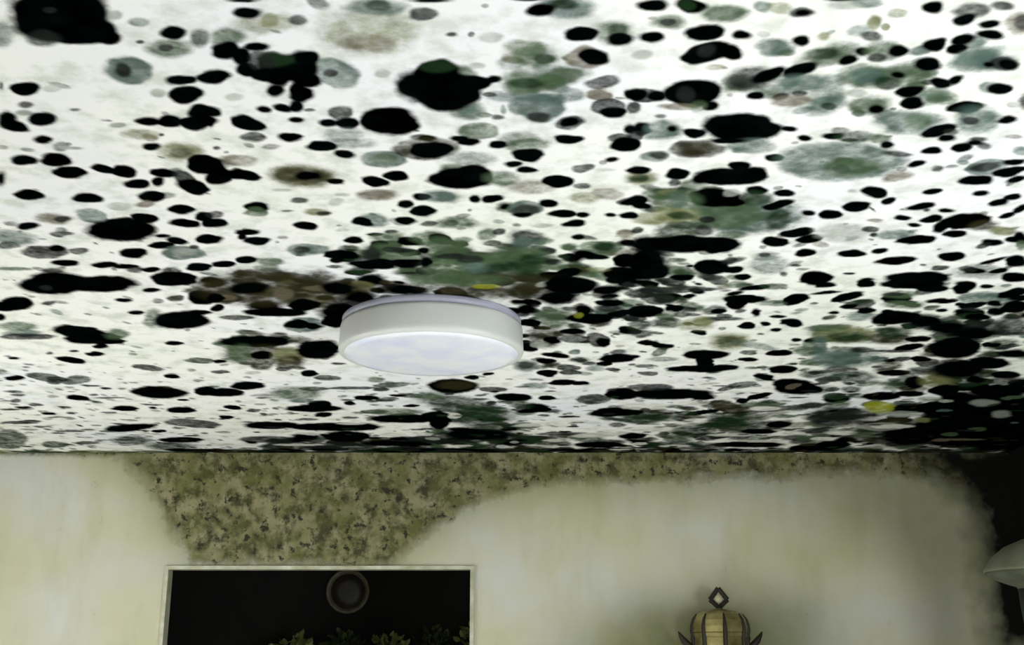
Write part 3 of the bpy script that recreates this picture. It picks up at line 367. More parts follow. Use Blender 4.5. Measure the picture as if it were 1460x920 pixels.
K 645 2185 30 22 49;K 243 2114 32 24 77;K 258 2142 24 16 5;K 243 2191 17 9 82;D 259 2274 18 13 78;K 567 2345 31 25 31;K 603 2283 39 27 319;K 636 2324 29 28 62
K 645 2414 30 21 88;D 647 2502 14 10 19;D 632 2562 16 8 73;K 713 2593 55 37 62;K 448 2368 54 46 44;K 364 2358 83 57 7;Ks 301 2358 58 42 76;Ks 308 2482 116 51 82
K 322 2543 56 45 71;K 458 2510 55 37 72;D 489 2467 23 16 -81;K 408 2501 11 10 47;K 543 2586 24 19 59;K 399 2586 33 25 11;Tsl 562 2436 34 28 42;Ds 559 2426 16 13 55
Tsl 585 2500 66 40 71;T 591 1929 123 84 15;Ds 601 1926 23 18 38;Gs 621 1954 60 44 26;gsl 606 1960 22 15 58;K 684 2142 30 23 38;D 718 2154 19 3 53;K 657 1855 17 11 58
D 688 1893 24 10 18;K 739 1879 21 16 13;K 793 1864 22 19 59;K 808 1845 17 10 16;D 829 1858 16 10 48;gs 583 1836 16 7 4;Ts 900 1880 22 14 49;K 732 1938 16 13 -70
D 778 1956 14 10 40;Bs 718 1995 28 23 -55;K 698 2070 31 20 59;K 738 2112 19 16 52;P 655 2064 10 8 44;K 807 2066 18 17 75;K 810 2144 25 19 321;D 827 2162 9 7 46
K 871 2162 18 11 15;K 791 2201 20 14 44;K 853 2208 27 23 73;K 832 2247 17 12 39;B 742 2217 16 10 12;Psl 701 2293 64 49 35;D 750 2269 21 15 43;K 768 2301 14 8 62
K 928 2222 54 42 357;K 891 2256 36 19 82;Qs 979 2247 35 30 31;K 938 2299 31 25 22;Ts 813 2301 41 26 15;K 864 2334 43 27 358;K 750 2416 33 24 26;K 808 2401 20 18 -59
K 868 2462 45 28 356;K 985 2436 35 28 41;K 786 2558 15 10 12;K 840 2600 18 9 6;D 981 2520 23 20 315;D 938 2498 9 6 45;K 958 2587 84 42 7;K 873 2013 32 24 14
T 867 1953 37 33 56;Ds 866 1953 23 22 2;K 905 1932 19 14 3;K 915 1976 25 24 -69;K 943 2009 17 16 53;K 906 2072 16 13 31;Ts 816 1929 13 9 33;K 957 2122 23 16 -74
K 974 2091 19 18 -63;K 999 2187 17 15 -87;K 1010 2154 25 15 86;Os 1033 2278 34 23 35;K 1035 2348 27 18 33;D 1023 2367 21 14 -89;K 1073 2329 23 16 36;K 1086 2320 41 15 63
Gs 1106 2367 32 12 63;K 1141 2467 47 24 57;Tsl 1088 2543 69 45 22;K 1086 2467 36 12 -54;K 1064 2536 34 22 20;K 1124 2536 23 21 -49;K 1180 2587 46 28 51;D 1046 2525 26 18 42
K -1098 2635 103 70 322;K -988 2634 96 61 344;Ds -1129 2668 21 13 -51;K -1255 2794 70 38 -57;K -1302 2833 50 31 342;K -1345 2915 35 16 -60;D -1171 2793 20 13 326;K -878 2687 26 19 324
K -974 2767 23 16 342;K -976 2873 23 17 325;Q -841 2752 28 19 -57;K -770 2749 60 36 -67;K -804 2615 52 32 350;Gs -949 2931 89 23 -72;K -877 2946 93 69 -49;K -809 2873 32 20 350
Gs -1337 3002 59 38 337;Ts -1348 3071 55 36 338;D -1351 3110 78 34 354;K -1184 3072 84 66 54;K -1178 3127 85 53 345;K -1183 3032 56 29 351;K -1146 3158 57 29 353;Gs -1094 3079 58 28 -66
K -1185 3208 37 20 -62;K -1280 3264 18 12 -50;K -1233 3301 33 24 327;D -1356 3289 19 10 -60;K -1486 3344 21 14 328;K -1327 3371 45 35 66;D -1495 3457 13 9 334;K -1588 3598 48 29 -52
g -1491 3592 66 47 -87;g -1405 3634 77 37 -53;D -1469 3634 58 27 -63;K -1345 3749 21 15 316;D -1296 3754 14 10 330;K -1189 3813 101 88 317;K -958 3178 28 21 331;K -1026 3789 72 39 -69
g -944 3376 47 32 346;Gs -996 3500 21 13 -64;D -1127 3465 45 36 30;K -1085 3581 33 27 -85;K -1493 3895 47 39 -80;D -1419 3846 21 14 -53;D -1383 3894 53 14 358;D -1675 3851 29 19 320
D -1729 3943 34 19 -56;D -1682 4006 32 21 338;K -1390 4071 57 41 333;K -1285 4060 23 14 -61;K -1193 4098 61 46 317;K -1695 4159 32 22 330;D -1606 4145 24 15 342;D -1809 4084 45 21 353
K -1136 3931 23 18 326;Qs -602 2674 159 129 327;Qs -462 2721 129 110 321;Bsl -563 2717 51 22 -77;Bsl -472 2668 34 24 351;Bsl -711 2742 27 21 -53;Ks -638 2668 54 40 341;Ks -424 2669 50 39 -66
K -739 2749 46 17 -74;K -756 2833 31 20 -65;K -608 2874 84 41 356;D -722 2922 41 22 354;K -529 2807 54 38 -71;Ks -446 2877 105 51 -79;K -470 2959 59 32 -78;T -557 2989 76 52 -71
K -571 2980 46 35 -64;K -534 3002 31 20 -73;Ks -374 2743 58 41 -75;Ks -251 2680 56 42 353;K -728 3159 105 57 355;Qs -744 3316 126 100 -51;Gs -803 3297 109 39 -75;K -738 3312 46 26 -72
Os -658 3314 92 53 -74;Qs -667 3367 58 44 -64;K -561 3245 109 65 -76;D -532 3413 23 15 354;K -885 3385 30 21 -59;Qs -770 3442 50 32 -70;D -707 3481 36 23 -72;K -632 3541 45 26 -76
g -589 3602 42 33 346;Pl -817 3530 27 22 317;D -915 3520 30 23 337;K -871 3710 66 51 -55;K -970 3812 74 59 322;Gs -731 3825 100 82 -52;g -658 3754 51 31 354;D -535 3743 86 22 359
g -399 3699 65 37 338;g -436 3765 31 27 340;K -502 3894 43 38 -53;K -569 3981 36 19 -79;g -432 3919 49 34 321;g -347 3858 48 33 21;K -359 4026 29 25 340;K -710 4071 105 63 355
K -678 4007 78 42 -77;Ts -731 3943 44 36 337;K -694 4179 43 33 -68;K -1000 4050 39 31 83;D -933 4105 29 23 -51;K -1064 4226 41 26 -67;g -497 4124 50 37 352;K -394 4206 73 42 358
D -600 4234 34 22 354;D -758 4263 35 23 353;Gs -435 3623 33 28 -60;Qs -36 2659 166 95 360;Gs -126 2610 109 46 359;Yl -62 2656 35 19 359;Pl 81 2638 33 19 324;K 140 2646 71 65 72
Ks 114 2743 57 53 74;Gs 109 2918 99 48 87;Ks 32 2840 43 27 89;K 50 2966 36 31 87;Ks 234 2680 41 36 15;K 247 2793 39 32 11;K 206 2930 65 50 5;K 293 2873 28 23 71
Ks 182 2860 55 24 86;Yl 176 2901 25 12 86;Qs 86 3113 111 51 88;K 112 3142 41 24 87;K 45 3226 51 26 89;Pl 75 3200 34 22 88;K 164 3055 38 31 6;D 176 3134 43 40 19
D 241 3144 78 30 85;K 257 3175 50 19 85;K 132 3312 51 28 34;K 102 3385 34 32 72;T 188 3277 32 18 86;D 207 3366 22 18 80;K 315 3349 60 50 332;K 279 3413 29 27 51
D 175 3471 39 33 81;K 111 3530 40 36 82;D 183 3530 34 28 7;Ts 43 3443 73 35 89;Ds 43 3442 48 23 89;K -123 3592 29 24 -84;K -76 3550 20 17 -86;K -193 3723 111 83 -84
Qs -184 3710 67 60 -76;K 167 3662 45 43 25;K 225 3677 31 29 53;Ts 76 3710 45 40 4;D -60 3766 46 41 357;K 6 3883 60 60 41;K 122 3894 34 30 82;D -74 3981 30 19 -88
K 78 4111 69 36 341;K 111 4084 37 33 83;D 281 3920 79 63 79;K 373 3837 95 57 82;K 373 4139 103 79 331;K 210 4220 40 23 1;gs -155 4057 271 104 58;gs -110 4154 123 84 -87
K -287 4208 84 51 -84;Gs -281 3871 49 46 -52;K 302 2621 22 14 4;D 401 2680 104 24 0;D 316 2717 39 35 41;D 362 2755 46 37 68;K 347 2860 56 49 58;K 419 2840 36 25 75
Pl 407 2880 21 14 77;Gs 401 2915 29 23 68;gs 341 2988 52 32 80;gs 413 2973 46 39 58;Osl 497 2988 61 48 66;Os 512 2958 44 24 77;Ds 564 2929 44 20 3;K 579 2755 61 35 6
K 571 2794 53 26 76;K 534 2860 26 21 60;K 590 2662 36 22 341;g 630 2656 34 23 12;K 710 2755 54 30 -82;Gs 659 2793 36 25 14;K 702 2621 22 9 3;K 752 2644 30 21 14
K 771 2704 36 13 343;K 818 2755 30 17 -75;D 765 2793 11 9 50;K 834 2877 17 13 47;K 633 2874 35 11 77;K 633 2995 34 22 71;K 685 2980 22 16 64;K 752 2966 49 25 56
K 696 2908 24 14 6;K 723 3040 20 15 53;D 688 3081 12 9 60;K 804 3142 22 14 67;Os 614 3160 92 55 74;gsl 613 3159 59 38 72;Tsl 702 3209 80 30 40;g 690 3285 29 23 30
K 710 3367 33 27 41;K 784 3286 40 39 49;Gs 867 3260 60 45 54;Ts 963 3369 97 56 67;Gs 877 3080 90 52 67;K 395 3175 41 25 37;K 438 3208 35 30 61;g 434 3277 50 19 -76
K 368 3330 19 17 42;Tsl 453 3357 41 27 6;g 407 3442 33 23 6;D 428 3544 31 27 32;K 568 3304 71 56 16;K 584 3406 95 27 80;K 582 3481 109 43 2;K 649 3461 46 39 44
g 740 3471 28 15 5;D 773 3461 20 16 32;K 838 3487 56 39 63;D 857 3417 14 11 56;K 808 3592 63 20 53;g 755 3699 60 40 -63;D 948 3530 30 18 67;K 939 3734 117 74 67
K 903 3689 80 52 67;K 1000 3777 54 38 60;Bl 925 3721 48 21 -88;K 802 3943 46 23 75;K 840 3871 65 31 -67;K 539 3836 145 84 4;D 455 3732 76 49 5;K 650 3883 54 41 69
K 445 4084 46 35 75;Q 763 4048 131 43 66;K 694 4138 83 35 315;g 636 4151 46 39 27;D 997 4059 138 41 329;gs 497 4207 102 70 6;gs 836 4207 114 69 6;g 1106 3871 56 34 65
D 1016 3623 47 35 49;K 842 2633 33 24 47;K 959 2633 82 40 6;K 1015 2668 45 32 30;K 1090 2663 58 24 65;Gs 953 2717 47 30 14;Ds 938 2717 27 17 12;K 1142 2654 21 14 35
K 1229 2705 42 33 88;K 830 2736 46 30 -66;K 858 2822 23 20 -86;D 877 2793 16 10 -48;K 911 2857 29 24 83;K 1078 2774 41 22 9;K 1142 2800 23 16 36;D 1182 2846 26 17 24
K 1110 2853 19 13 46;Gs 997 2806 56 35 14;K 1011 2923 68 60 21;K 974 2880 30 18 61;Ks 1101 2952 70 45 64;K 1225 2915 38 26 37;K 1281 2820 60 31 58;K 1220 2793 30 17 55
Ks 1182 3018 73 51 37;Ds 1294 3019 85 48 56;Ds 1350 3004 99 45 61;Os 928 3088 95 72 37;gs 935 3111 66 50 34;Gs 861 3025 51 32 11;Qs 1059 3127 75 55 41;gs 1048 3064 68 46 55
K 1143 3134 39 28 35;K 1279 3237 128 71 60;K 1284 3202 109 50 64;K 1223 3357 38 26 48;K 1139 3381 26 19 38;D 1102 3263 76 17 1;Ts 1002 3351 124 93 45;Ds 1014 3251 43 31 47
K 1447 3405 87 56 49;Ks 1475 3295 60 40 26;Ts 884 3211 105 21 75;gs 1081 3583 88 65 48;K 1200 3530 56 38 19;K 1308 3667 92 33 69;Qs 1306 3521 71 45 17;Os 1380 3647 116 55 64
K 1447 3779 99 43 65;gs 1458 3606 136 58 64;Ks 1489 3623 58 27 63;K 1566 3561 62 41 40;K 1630 3802 120 75 50;K 1671 3755 77 44 54;K 1555 3948 161 64 66;K 1261 3871 78 58 40
K 1348 3835 58 42 32;gs 1132 3766 48 29 65;g 1104 3871 63 39 65;Ds 1221 4182 142 108 42;Y 1313 4059 100 46 68;K 1432 4072 90 62 48;K 1582 4155 147 62 66;K 1640 4103 173 61 66
K 1789 4024 169 59 64;Pl 1669 3994 62 34 58;Pl 1798 4179 67 30 62;Ks 1384 3484 133 84 53;Ks 1276 3079 76 52 39;K -1489 4432 125 60 327;D -1219 4345 103 82 32;K -925 4387 108 75 349
K -1356 4689 93 60 348;g -2063 4685 235 67 -65;g -1917 4803 87 51 -56;D -1763 4757 55 36 342;K -1390 4498 39 29 -46;K -1067 4229 43 25 -69;K -750 4415 108 76 350;D -1005 4677 114 73 352
K -1053 4969 143 55 358;D -1822 4306 45 29 339;gs -1565 4708 110 72 -57;K -1353 4935 142 41 359;gs -1443 4836 113 84 332;D -1747 4498 66 28 355;D -1885 4332 64 26 355;K -662 4415 160 88 356
K -669 4618 123 97 -68;K -404 4255 134 82 357;K -272 4287 183 41 -86;Ks -135 4560 154 146 345;gs -126 4287 185 87 73;Ks -507 4771 126 76 357;Ds -745 4835 140 78 356;K -336 4949 379 68 360
K 364 4803 104 77 5;D 226 4556 131 35 0;g 49 4387 65 63 80;K -967 4970 77 64 323;K 285 5039 96 22 0;D 101 4901 82 54 1;Gs -422 4130 100 58 357;K 394 4122 90 71 9
Q 768 4049 128 52 65;gs 484 4280 80 72 46;gs 857 4367 149 116 61;K 1022 4363 71 47 67;Ds 1204 4257 170 92 68;K 483 4601 64 57 62;gs 702 4513 153 67 80;g 605 4557 44 23 80
gs 696 4797 146 81 4;K 986 4797 158 68 3;K 1252 4901 92 68 55;Qs 1490 4554 293 140 67;Ks 1589 4610 235 109 67;Y 1299 4022 74 47 60;Pl 1423 4409 99 73 32;Pl 1425 4173 89 59 17
K 1679 4380 306 123 66;K 1849 4389 668 112 68;K 1966 4484 601 73 67;K 1855 4732 165 115 34;K 975 4509 72 57 26;K 1348 4798 102 68 61;Ks 1646 4060 266 76 67;P 1513 3950 29 20 35
T 1560 4108 29 20 45;Psl 1653 3974 65 40 53;Psl 1800 4173 69 33 60;Gs 1823 4464 47 30 52;Bs 1759 4696 40 29 33;B 1847 4680 83 23 2;Gs 1754 4570 48 26 60;Ps 1441 3915 49 34 43
W 1466 4405 85 40 5;P 1450 4185 59 26 5;W 1313 4539 66 47 18;W 1265 4664 50 37 21;Os 1545 4279 53 30 62;Gs 1408 4571 83 49 64;T 1910 4334 19 12 50;G 1726 3881 35 23 33
Gs 1705 3903 27 17 48;W 475 4034 93 58 4;W 632 3985 61 33 4;W 908 4071 58 39 11;W 534 4464 91 53 3;W 872 4585 87 31 2;W 1043 4713 107 33 1;W 1121 4539 47 30 10
W 685 4830 61 31 3;W 534 4779 37 33 26;G 1002 4212 49 31 9;gs 835 4349 89 56 7;W 676 4279 38 22 4;W 146 4349 145 37 339;W 188 4697 65 39 1;W 355 4570 121 53 335
W -214 4199 53 27 -86;W -214 4830 49 31 358;W -38 4847 38 27 -89;W 133 4847 73 38 1;P 10 4746 30 18 90;W 472 4900 57 37 -48;W -347 4570 38 34 -66;P -325 4664 33 29 -70
W -890 4803 103 31 359;W -811 4554 54 29 34;Pl -681 4865 49 31 355;W -480 4569 52 31 357;W -935 4508 68 24 358;W -1209 4796 50 33 348;W -612 4348 61 20 359"""
def ceiling_fields(X, Y):
    """per grid vertex: premultiplied mould colour (rgb) and coverage (a); X, Y are 1-D axes"""
    ny, nx = len(Y), len(X)
    A = np.zeros((ny, nx, 4), np.float32)
    GX, GY = np.meshgrid(X, Y)
    wx = (vnoise(GX, GY, .055, 1)*.0075 + vnoise(GX, GY, .021, 2)*.0040).astype(np.float32)
    wy = (vnoise(GX, GY, .055, 3)*.0075 + vnoise(GX, GY, .021, 4)*.0040).astype(np.float32)
    tex = (vnoise(GX, GY, .04, 5)*.6 + vnoise(GX, GY, .017, 6)*.4).astype(np.float32)
    def stamp(tone, cx, cy, a, b, th):
        soft = 's' in tone; thin = 'l' in tone; t = tone[0]
        R = max(a, b)*1.7 + .012
        i0, i1 = np.searchsorted(X, [cx-R, cx+R]); j0, j1 = np.searchsorted(Y, [cy-R, cy+R])
        if i1 <= i0 or j1 <= j0: return
        s = (slice(j0, j1), slice(i0, i1))
        k = min(1, min(a, b)/.03) if soft else min(1, min(a, b)/.02)
        dx = GX[s]+wx[s]*k-cx; dy = GY[s]+wy[s]*k-cy
        c_, s_ = math.cos(th), math.sin(th)
        u = (dx*c_+dy*s_)/a; v = (-dx*s_+dy*c_)/b
        d = np.sqrt(u*u+v*v)
        wdt = .32 if soft else min(.5, max(.13, .004/min(a, b)))
        al = np.clip((1+wdt*1.05-d)/(2*wdt), 0, 1); al = al*al*(3-2*al)
        amp = {'K': .0, 'D': .15, 'g': .25, 'Q': .3}.get(t, .3)
        al = al*(1-amp*(.5+.9*tex[s])).clip(.15, 1)
        al *= .72 if thin else (1 if t == 'K' else .95)
        col = np.array(lin(TONE[t]), np.float32)*(1+(1.6 if t == 'K' else .35)*tex[s][..., None].clip(-.5, 1))
        f = A[s]
        f[..., :3] = f[..., :3]*(1-al[..., None]) + col*al[..., None]
        f[..., 3] = f[..., 3]*(1-al)+al
    L = [e.split() for e in MOLD.replace('\n', ';').split(';')]
    L = [(t, *[float(q)/1000 for q in r[:4]], math.radians(float(r[4]))) for t, *r in L]
    L = [e for e in L if e[0][0] not in '']
    # faint young growth over the whole ceiling, denser towards the far wall
    for _ in range(1500):
        y = 1.35 + 3.6*RNG.random()**.8; x = -2.4 + 4.5*RNG.random()
        r = .004 + .010*RNG.random()**2 + .003*(y > 3.6)
        stamp(RNG.choice(['Dl', 'Tsl', 'Dsl', 'gsl', 'Bsl', 'Dl']), x, y, r*(1+RNG.random()), r, RNG.random()*3)
    # larger colonies on the parts left and right of, and behind, the ones listed below
    for _ in range(2300):
        x = RNG.uniform(XL, XR); y = RNG.uniform(YB, 5)
        if abs(x) < .45*(.96*y+.24)+.03 and y > 1.3: continue
        r = .008+.05*RNG.random()**3; stamp(RNG.choice(['K', 'K', 'D', 'Ts', 'Gs']), x, y, r*1.2, r, RNG.random()*3)
    for e in L:
        stamp(*e)
    # thin threads of growth between far colonies
    for _ in range(260):
        y = RNG.uniform(3.7, 4.98); x = RNG.uniform(-2.3, 2.1)
        stamp(RNG.choice(['Ds', 'gs', 'Qsl', 'D', 'K']), x, y, RNG.uniform(.008, .035), RNG.uniform(.008, .022), RNG.normal()*.15)
    # dirty seam against the far wall
    for _ in range(330):
        x = RNG.uniform(-2.6, 2.16); k = x > -1.45
        stamp(RNG.choice(['Ks', 'Qs', 'gs', 'Ds'] if k else ['gsl', 'Gsl', 'Osl', 'gs']), x, 5-RNG.exponential(.035 if k else .02), RNG.uniform(.02, .07), RNG.uniform(.01, .035), 0)
    return A
def make_ceiling():
    X = np.unique(np.concatenate([np.linspace(XL, -2.4, 12), np.linspace(-2.4, -.8, 440), np.linspace(-.8, .8, 860), np.linspace(.8, XR, 380)]).round(5))
    ys = [YB+(1.3-YB)*k/60 for k in range(60)]; y = 1.3
    while y < YF-.004:
        ys.append(y); y += .0021*(y/1.3)**1.45
    Y = np.array(ys+[YF]); X = X.astype(np.float64)
    A = ceiling_fields(X, Y)
    GX, GY = np.meshgrid(X, Y)
    P = np.stack([GX, GY, np.full_like(GX, CEIL)], -1).reshape(-1, 3)
    me = grid_mesh('ceiling', P, len(X), len(Y))
    at = me.color_attributes.new('mold', 'FLOAT_COLOR', 'POINT')
    at.data.foreach_set('color', A.astype(np.float32).ravel())
    m, nt, b = mat('moldy_ceiling_paint', (.85,.85,.82), .85)
    v = coord(nt)
    n1 = noise(nt, v, 1.1, 3); n2 = noise(nt, v, 14, 5, .6); n3 = noise(nt, v, 60, 3, .6)
    paint = ramp(nt, n1, [(.3, lin((243,246,236))), (.5, lin((250,250,247))), (.7, lin((240,242,250)))])
    paint = mix(nt, ramp(nt, n2, [(.35, (.55,.55,.55)), (.52, (0,0,0))]), paint, lin((196,202,188)))
    a = attr(nt, 'mold')
    # ragged rims and mottling inside the growth
    al = mth(nt, 'ADD', a.outputs['Alpha'], mth(nt, 'MULTIPLY', mth(nt, 'SUBTRACT', n3, .5), .30))
    edge = mth(nt, 'MULTIPLY', a.outputs['Alpha'], mth(nt, 'SUBTRACT', 1, a.outputs['Alpha']))
    al = mth(nt, 'ADD', a.outputs['Alpha'], mth(nt, 'MULTIPLY', mth(nt, 'MULTIPLY', edge, 4), mth(nt, 'MULTIPLY', mth(nt, 'SUBTRACT', n3, .5), 1.0)), True)
    safe = mth(nt, 'MAXIMUM', a.outputs['Alpha'], .001)
    dv = nt.nodes.new('ShaderNodeVectorMath'); dv.operation = 'SCALE'
    nt.links.new(a.outputs['Color'], dv.inputs[0]); nt.links.new(mth(nt, 'DIVIDE', 1, safe), dv.inputs['Scale'])
    mc = mix(nt, 1.0, dv.outputs[0], ramp(nt, n3, [(.3, (.75,.75,.75)), (.7, (1,1,1))]), 'MULTIPLY')
    nt.links.new(mix(nt, al, paint, mc), b.inputs['Base Color'])
    b.inputs['Specular IOR Level'].default_value = 0
    bump(nt, b, n2, .25, .004)
    me.materials.append(m)
    o = bpy.data.objects.new('ceiling', me); C.objects.link(o)
    return tag(o, kind='structure')
make_ceiling()

# ---------------------------------------------------------------- far wall with the doorway
OX0, OX1, OZ = -1.456, -.172, 2.005
BAND = [(-1.774, 2.518), (-1.592, 2.365), (-1.489, 2.215), (-1.397, 2.081), (-1.353, 2.02), (-0.506, 2.02), (-0.389, 2.12), (-0.271, 2.221), (-0.091, 2.311), (0.091, 2.359), (0.516, 2.383), (1.124, 2.395), (1.582, 2.42), (1.823, 2.402), (2.029, 2.335), (2.172, 2.518)]
CORNER = [(1.624, 2.549), (1.856, 2.426), (1.977, 2.274), (2.002, 2.096), (1.993, 1.892), (2.011, 1.665), (2.244, 1.665), (2.359, 2.549)]  # black mould outline that also paints in the corner's shade
def sdist(px, pz, poly):
    """signed distance to a polygon, positive inside"""
    d = np.full(px.shape, 9.); ins = np.zeros(px.shape, bool); n = len(poly)
    for i in range(n):
        (x0, z0), (x1, z1) = poly[i], poly[(i+1) % n]
        ex, ez = x1-x0, z1-z0
        t = np.clip(((px-x0)*ex+(pz-z0)*ez)/(ex*ex+ez*ez), 0, 1)
        d = np.minimum(d, np.hypot(px-x0-t*ex, pz-z0-t*ez))
        c = ((z0 > pz) != (z1 > pz)) & (px < (x1-x0)*(pz-z0)/((z1-z0) if z1 != z0 else 1e-9)+x0)
        ins ^= c
    return np.where(ins, d, -d)
def wall_material():
    m, nt, b = mat('stained_shaded_wall_paint', (.5,.5,.4), .9)
    b.inputs['Specular IOR Level'].default_value = .1
    v = coord(nt)
    n1 = noise(nt, v, 1.8, 3); n2 = noise(nt, v, 13, 5, .68); n3 = noise(nt, v, 25, 4, .65); n4 = noise(nt, v, 9, 3)
    base = ramp(nt, n1, [(.34, lin((208,208,202))), (.5, lin((203,201,176))), (.66, lin((188,190,152)))])
    mp = N(nt, 'ShaderNodeMapping'); mp.inputs['Scale'].default_value = (.7, 1, .2); nt.links.new(v, mp.inputs['Vector'])
    n5 = noise(nt, mp.outputs[0], 9, 4, .6)
    base = mix(nt, mth(nt, 'MULTIPLY', n2, .25), base, lin((170,172,140)))
    base = mix(nt, ramp(nt, n5, [(.48, (0,0,0)), (.8, (.34,.34,.34))]), base, lin((140,150,100)))
    a = attr(nt, 'stain_shade')
    sep = nt.nodes.new('ShaderNodeSeparateColor'); nt.links.new(a.outputs['Color'], sep.inputs[0])
    r, g, bl = sep.outputs
    # yellow-green dirt round band with painted light falloff, then band, then mould-and-shade corner
    film_shade = mth(nt, 'MULTIPLY', bl, mth(nt, 'ADD', .72, mth(nt, 'MULTIPLY', n4, .35)), True)
    base = mix(nt, film_shade, base, lin((80,86,32)))
    blot = mix(nt, ramp(nt, n2, [(.42, (0,0,0)), (.57, (1,1,1))]), lin((46,45,22)), lin((142,138,106)))
    blot = mix(nt, ramp(nt, n4, [(.38, (0,0,0)), (.66, (.8,.8,.8))]), blot, lin((98,100,50)))
    blot = mix(nt, ramp(nt, n3, [(.37, (1,1,1)), (.45, (0,0,0))]), blot, lin((26,26,15)))
    k = mth(nt, 'ADD', r, mth(nt, 'ADD', mth(nt, 'MULTIPLY', mth(nt, 'SUBTRACT', n2, .5), 1.5), mth(nt, 'MULTIPLY', mth(nt, 'SUBTRACT', n5, .5), 1.0)))
    k = ramp(nt, k, [(.25, (0,0,0)), (.72, (.93,.93,.93))])
    base = mix(nt, k, base, blot)
    k2 = mth(nt, 'ADD', g, mth(nt, 'MULTIPLY', mth(nt, 'SUBTRACT', n4, .5), .5))
    base = mix(nt, ramp(nt, k2, [(.18, (0,0,0)), (.75, (1,1,1))]), base, lin((14,17,13)))
    nt.links.new(base, b.inputs['Base Color'])
    bump(nt, b, n2, .3, .004)
    return m
WALL = wall_material()
def make_far_wall():
    xs = np.unique(np.concatenate([np.linspace(XL, OX0, 130), np.linspace(OX0, OX1, 120), np.linspace(OX1, XR, 210)]).round(5))
    zs = np.unique(np.concatenate([np.linspace(0, 1.5, 12), np.linspace(1.5, OZ, 52), np.linspace(OZ, CEIL, 60)]).round(5))
    GX, GZ = np.meshgrid(xs, zs); nx, ny = len(xs), len(zs)
    P = np.stack([GX, np.full_like(GX, YF), GZ], -1).reshape(-1, 3)
    me = bpy.data.meshes.new('wall_back')
    I = np.arange(nx*ny).reshape(ny, nx)
    q = np.stack([I[:-1, :-1], I[:-1, 1:], I[1:, 1:], I[1:, :-1]], -1).reshape(-1, 4)
    cx = (GX[:-1, :-1]+GX[1:, 1:])/2; cz = (GZ[:-1, :-1]+GZ[1:, 1:])/2
    keep = ~((cx > OX0) & (cx < OX1) & (cz < OZ)).ravel()
    me.from_pydata(P.tolist(), [], q[keep].tolist())
    st = np.zeros((nx*ny, 4), np.float32)
    px, pz = P[:, 0], P[:, 2]
    dd = sdist(px, pz, BAND)
    st[:, 0] = np.clip(.5+dd/.10, 0, 1)
    # thinner growth to the left of the band
    st[:, 0] *= np.clip((px+1.62)/.30, .0, 1)*.35+.65
    st[:, 0] = np.maximum(st[:, 0], np.clip(1-(CEIL-pz)/.035, 0, 1)*.75)
    st[:, 1] = np.clip(.5+sdist(px, pz, CORNER)/.30, 0, 1)
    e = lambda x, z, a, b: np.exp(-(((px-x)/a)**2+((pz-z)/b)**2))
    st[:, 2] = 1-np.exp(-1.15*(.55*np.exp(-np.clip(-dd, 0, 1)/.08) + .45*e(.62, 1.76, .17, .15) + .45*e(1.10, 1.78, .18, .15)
                       + 1.9*e(.76, 1.64, .40, .19) + .5*e(1.6, 2.3, .35, .2) + .3*e(1.85, 1.95, .2, .4)))  # humps: olive stain with light falloff painted in, round lantern and right side
    at = me.color_attributes.new('stain_shade', 'FLOAT_COLOR', 'POINT'); at.data.foreach_set('color', st.ravel())
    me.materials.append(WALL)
    o = bpy.data.objects.new('wall_back', me); C.objects.link(o)
    s = o.modifiers.new('thickness', 'SOLIDIFY'); s.thickness = .05; s.offset = -1
    return tag(o, kind='structure')
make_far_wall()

plain = vary('plain_wall_paint', lin((176,178,160)), lin((160,162,140)), 3, .9)
def side_wall_material():
    m, nt, b = mat('mould_shade_side_wall', rough=.95); v = coord(nt)  # mould, with the far corner's shade painted into its dark tone
    b.inputs['Specular IOR Level'].default_value = .1
    n = noise(nt, v, 5, 4)
    sx = nt.nodes.new('ShaderNodeSeparateXYZ'); nt.links.new(v, sx.inputs[0])
    k = mth(nt, 'ADD', mth(nt, 'DIVIDE', mth(nt, 'SUBTRACT', sx.outputs[1], 3.0), 1.2), mth(nt, 'MULTIPLY', mth(nt, 'SUBTRACT', n, .5), 1.2))
    nt.links.new(mix(nt, ramp(nt, k, [(.1, (0,0,0)), (.6, (1,1,1))]), lin((176,178,160)), lin((16,18,14))), b.inputs['Base Color'])
    return m
def wall_box(name, boxes, m):
    k = MB()
    for a, b in boxes: k.box(a, b)
    return tag(k.build(name, m), kind='structure')
# right wall with a window opening outside the picture
WY0, WY1, WZ0, WZ1 = 0.0, 1.5, .72, 1.78
wall_box('wall_right', [((XR,YB,0),(XR+.12,WY0,CEIL)), ((XR,WY1,0),(XR+.12,YF+.1,CEIL)), ((XR,WY0,0),(XR+.12,WY1,WZ0)), ((XR,WY0,WZ1),(XR+.12,WY1,CEIL))], side_wall_material())
LY0, LY1, LZ0, LZ1 = 2.4, 3.8, .55, 1.65
wall_box('wall_left', [((XL-.12,YB,0),(XL,LY0,CEIL)), ((XL-.12,LY1,0),(XL,YF+.1,CEIL)), ((XL-.12,LY0,0),(XL,LY1,LZ0)), ((XL-.12,LY0,LZ1),(XL,LY1,CEIL))], plain)
RX0, RX1, RZ0, RZ1 = -1.6, .6, .75, 1.85
wall_box('wall_front', [((XL,YB-.12,0),(RX0,YB,CEIL)), ((RX1,YB-.12,0),(XR,YB,CEIL)), ((RX0,YB-.12,0),(RX1,YB,RZ0)), ((RX0,YB-.12,RZ1),(RX1,YB,CEIL))], plain)
floor_m = vary('pale_floor', lin((196,194,184)), lin((180,178,166)), 6, .7)
wall_box('floor', [((XL-.12,YB-.12,-.1),(XR+.12,YF+.1,0))], floor_m)
white = vary('white_gloss_paint', lin((232,232,222)), lin((222,224,210)), 20, .4, b_=.02)
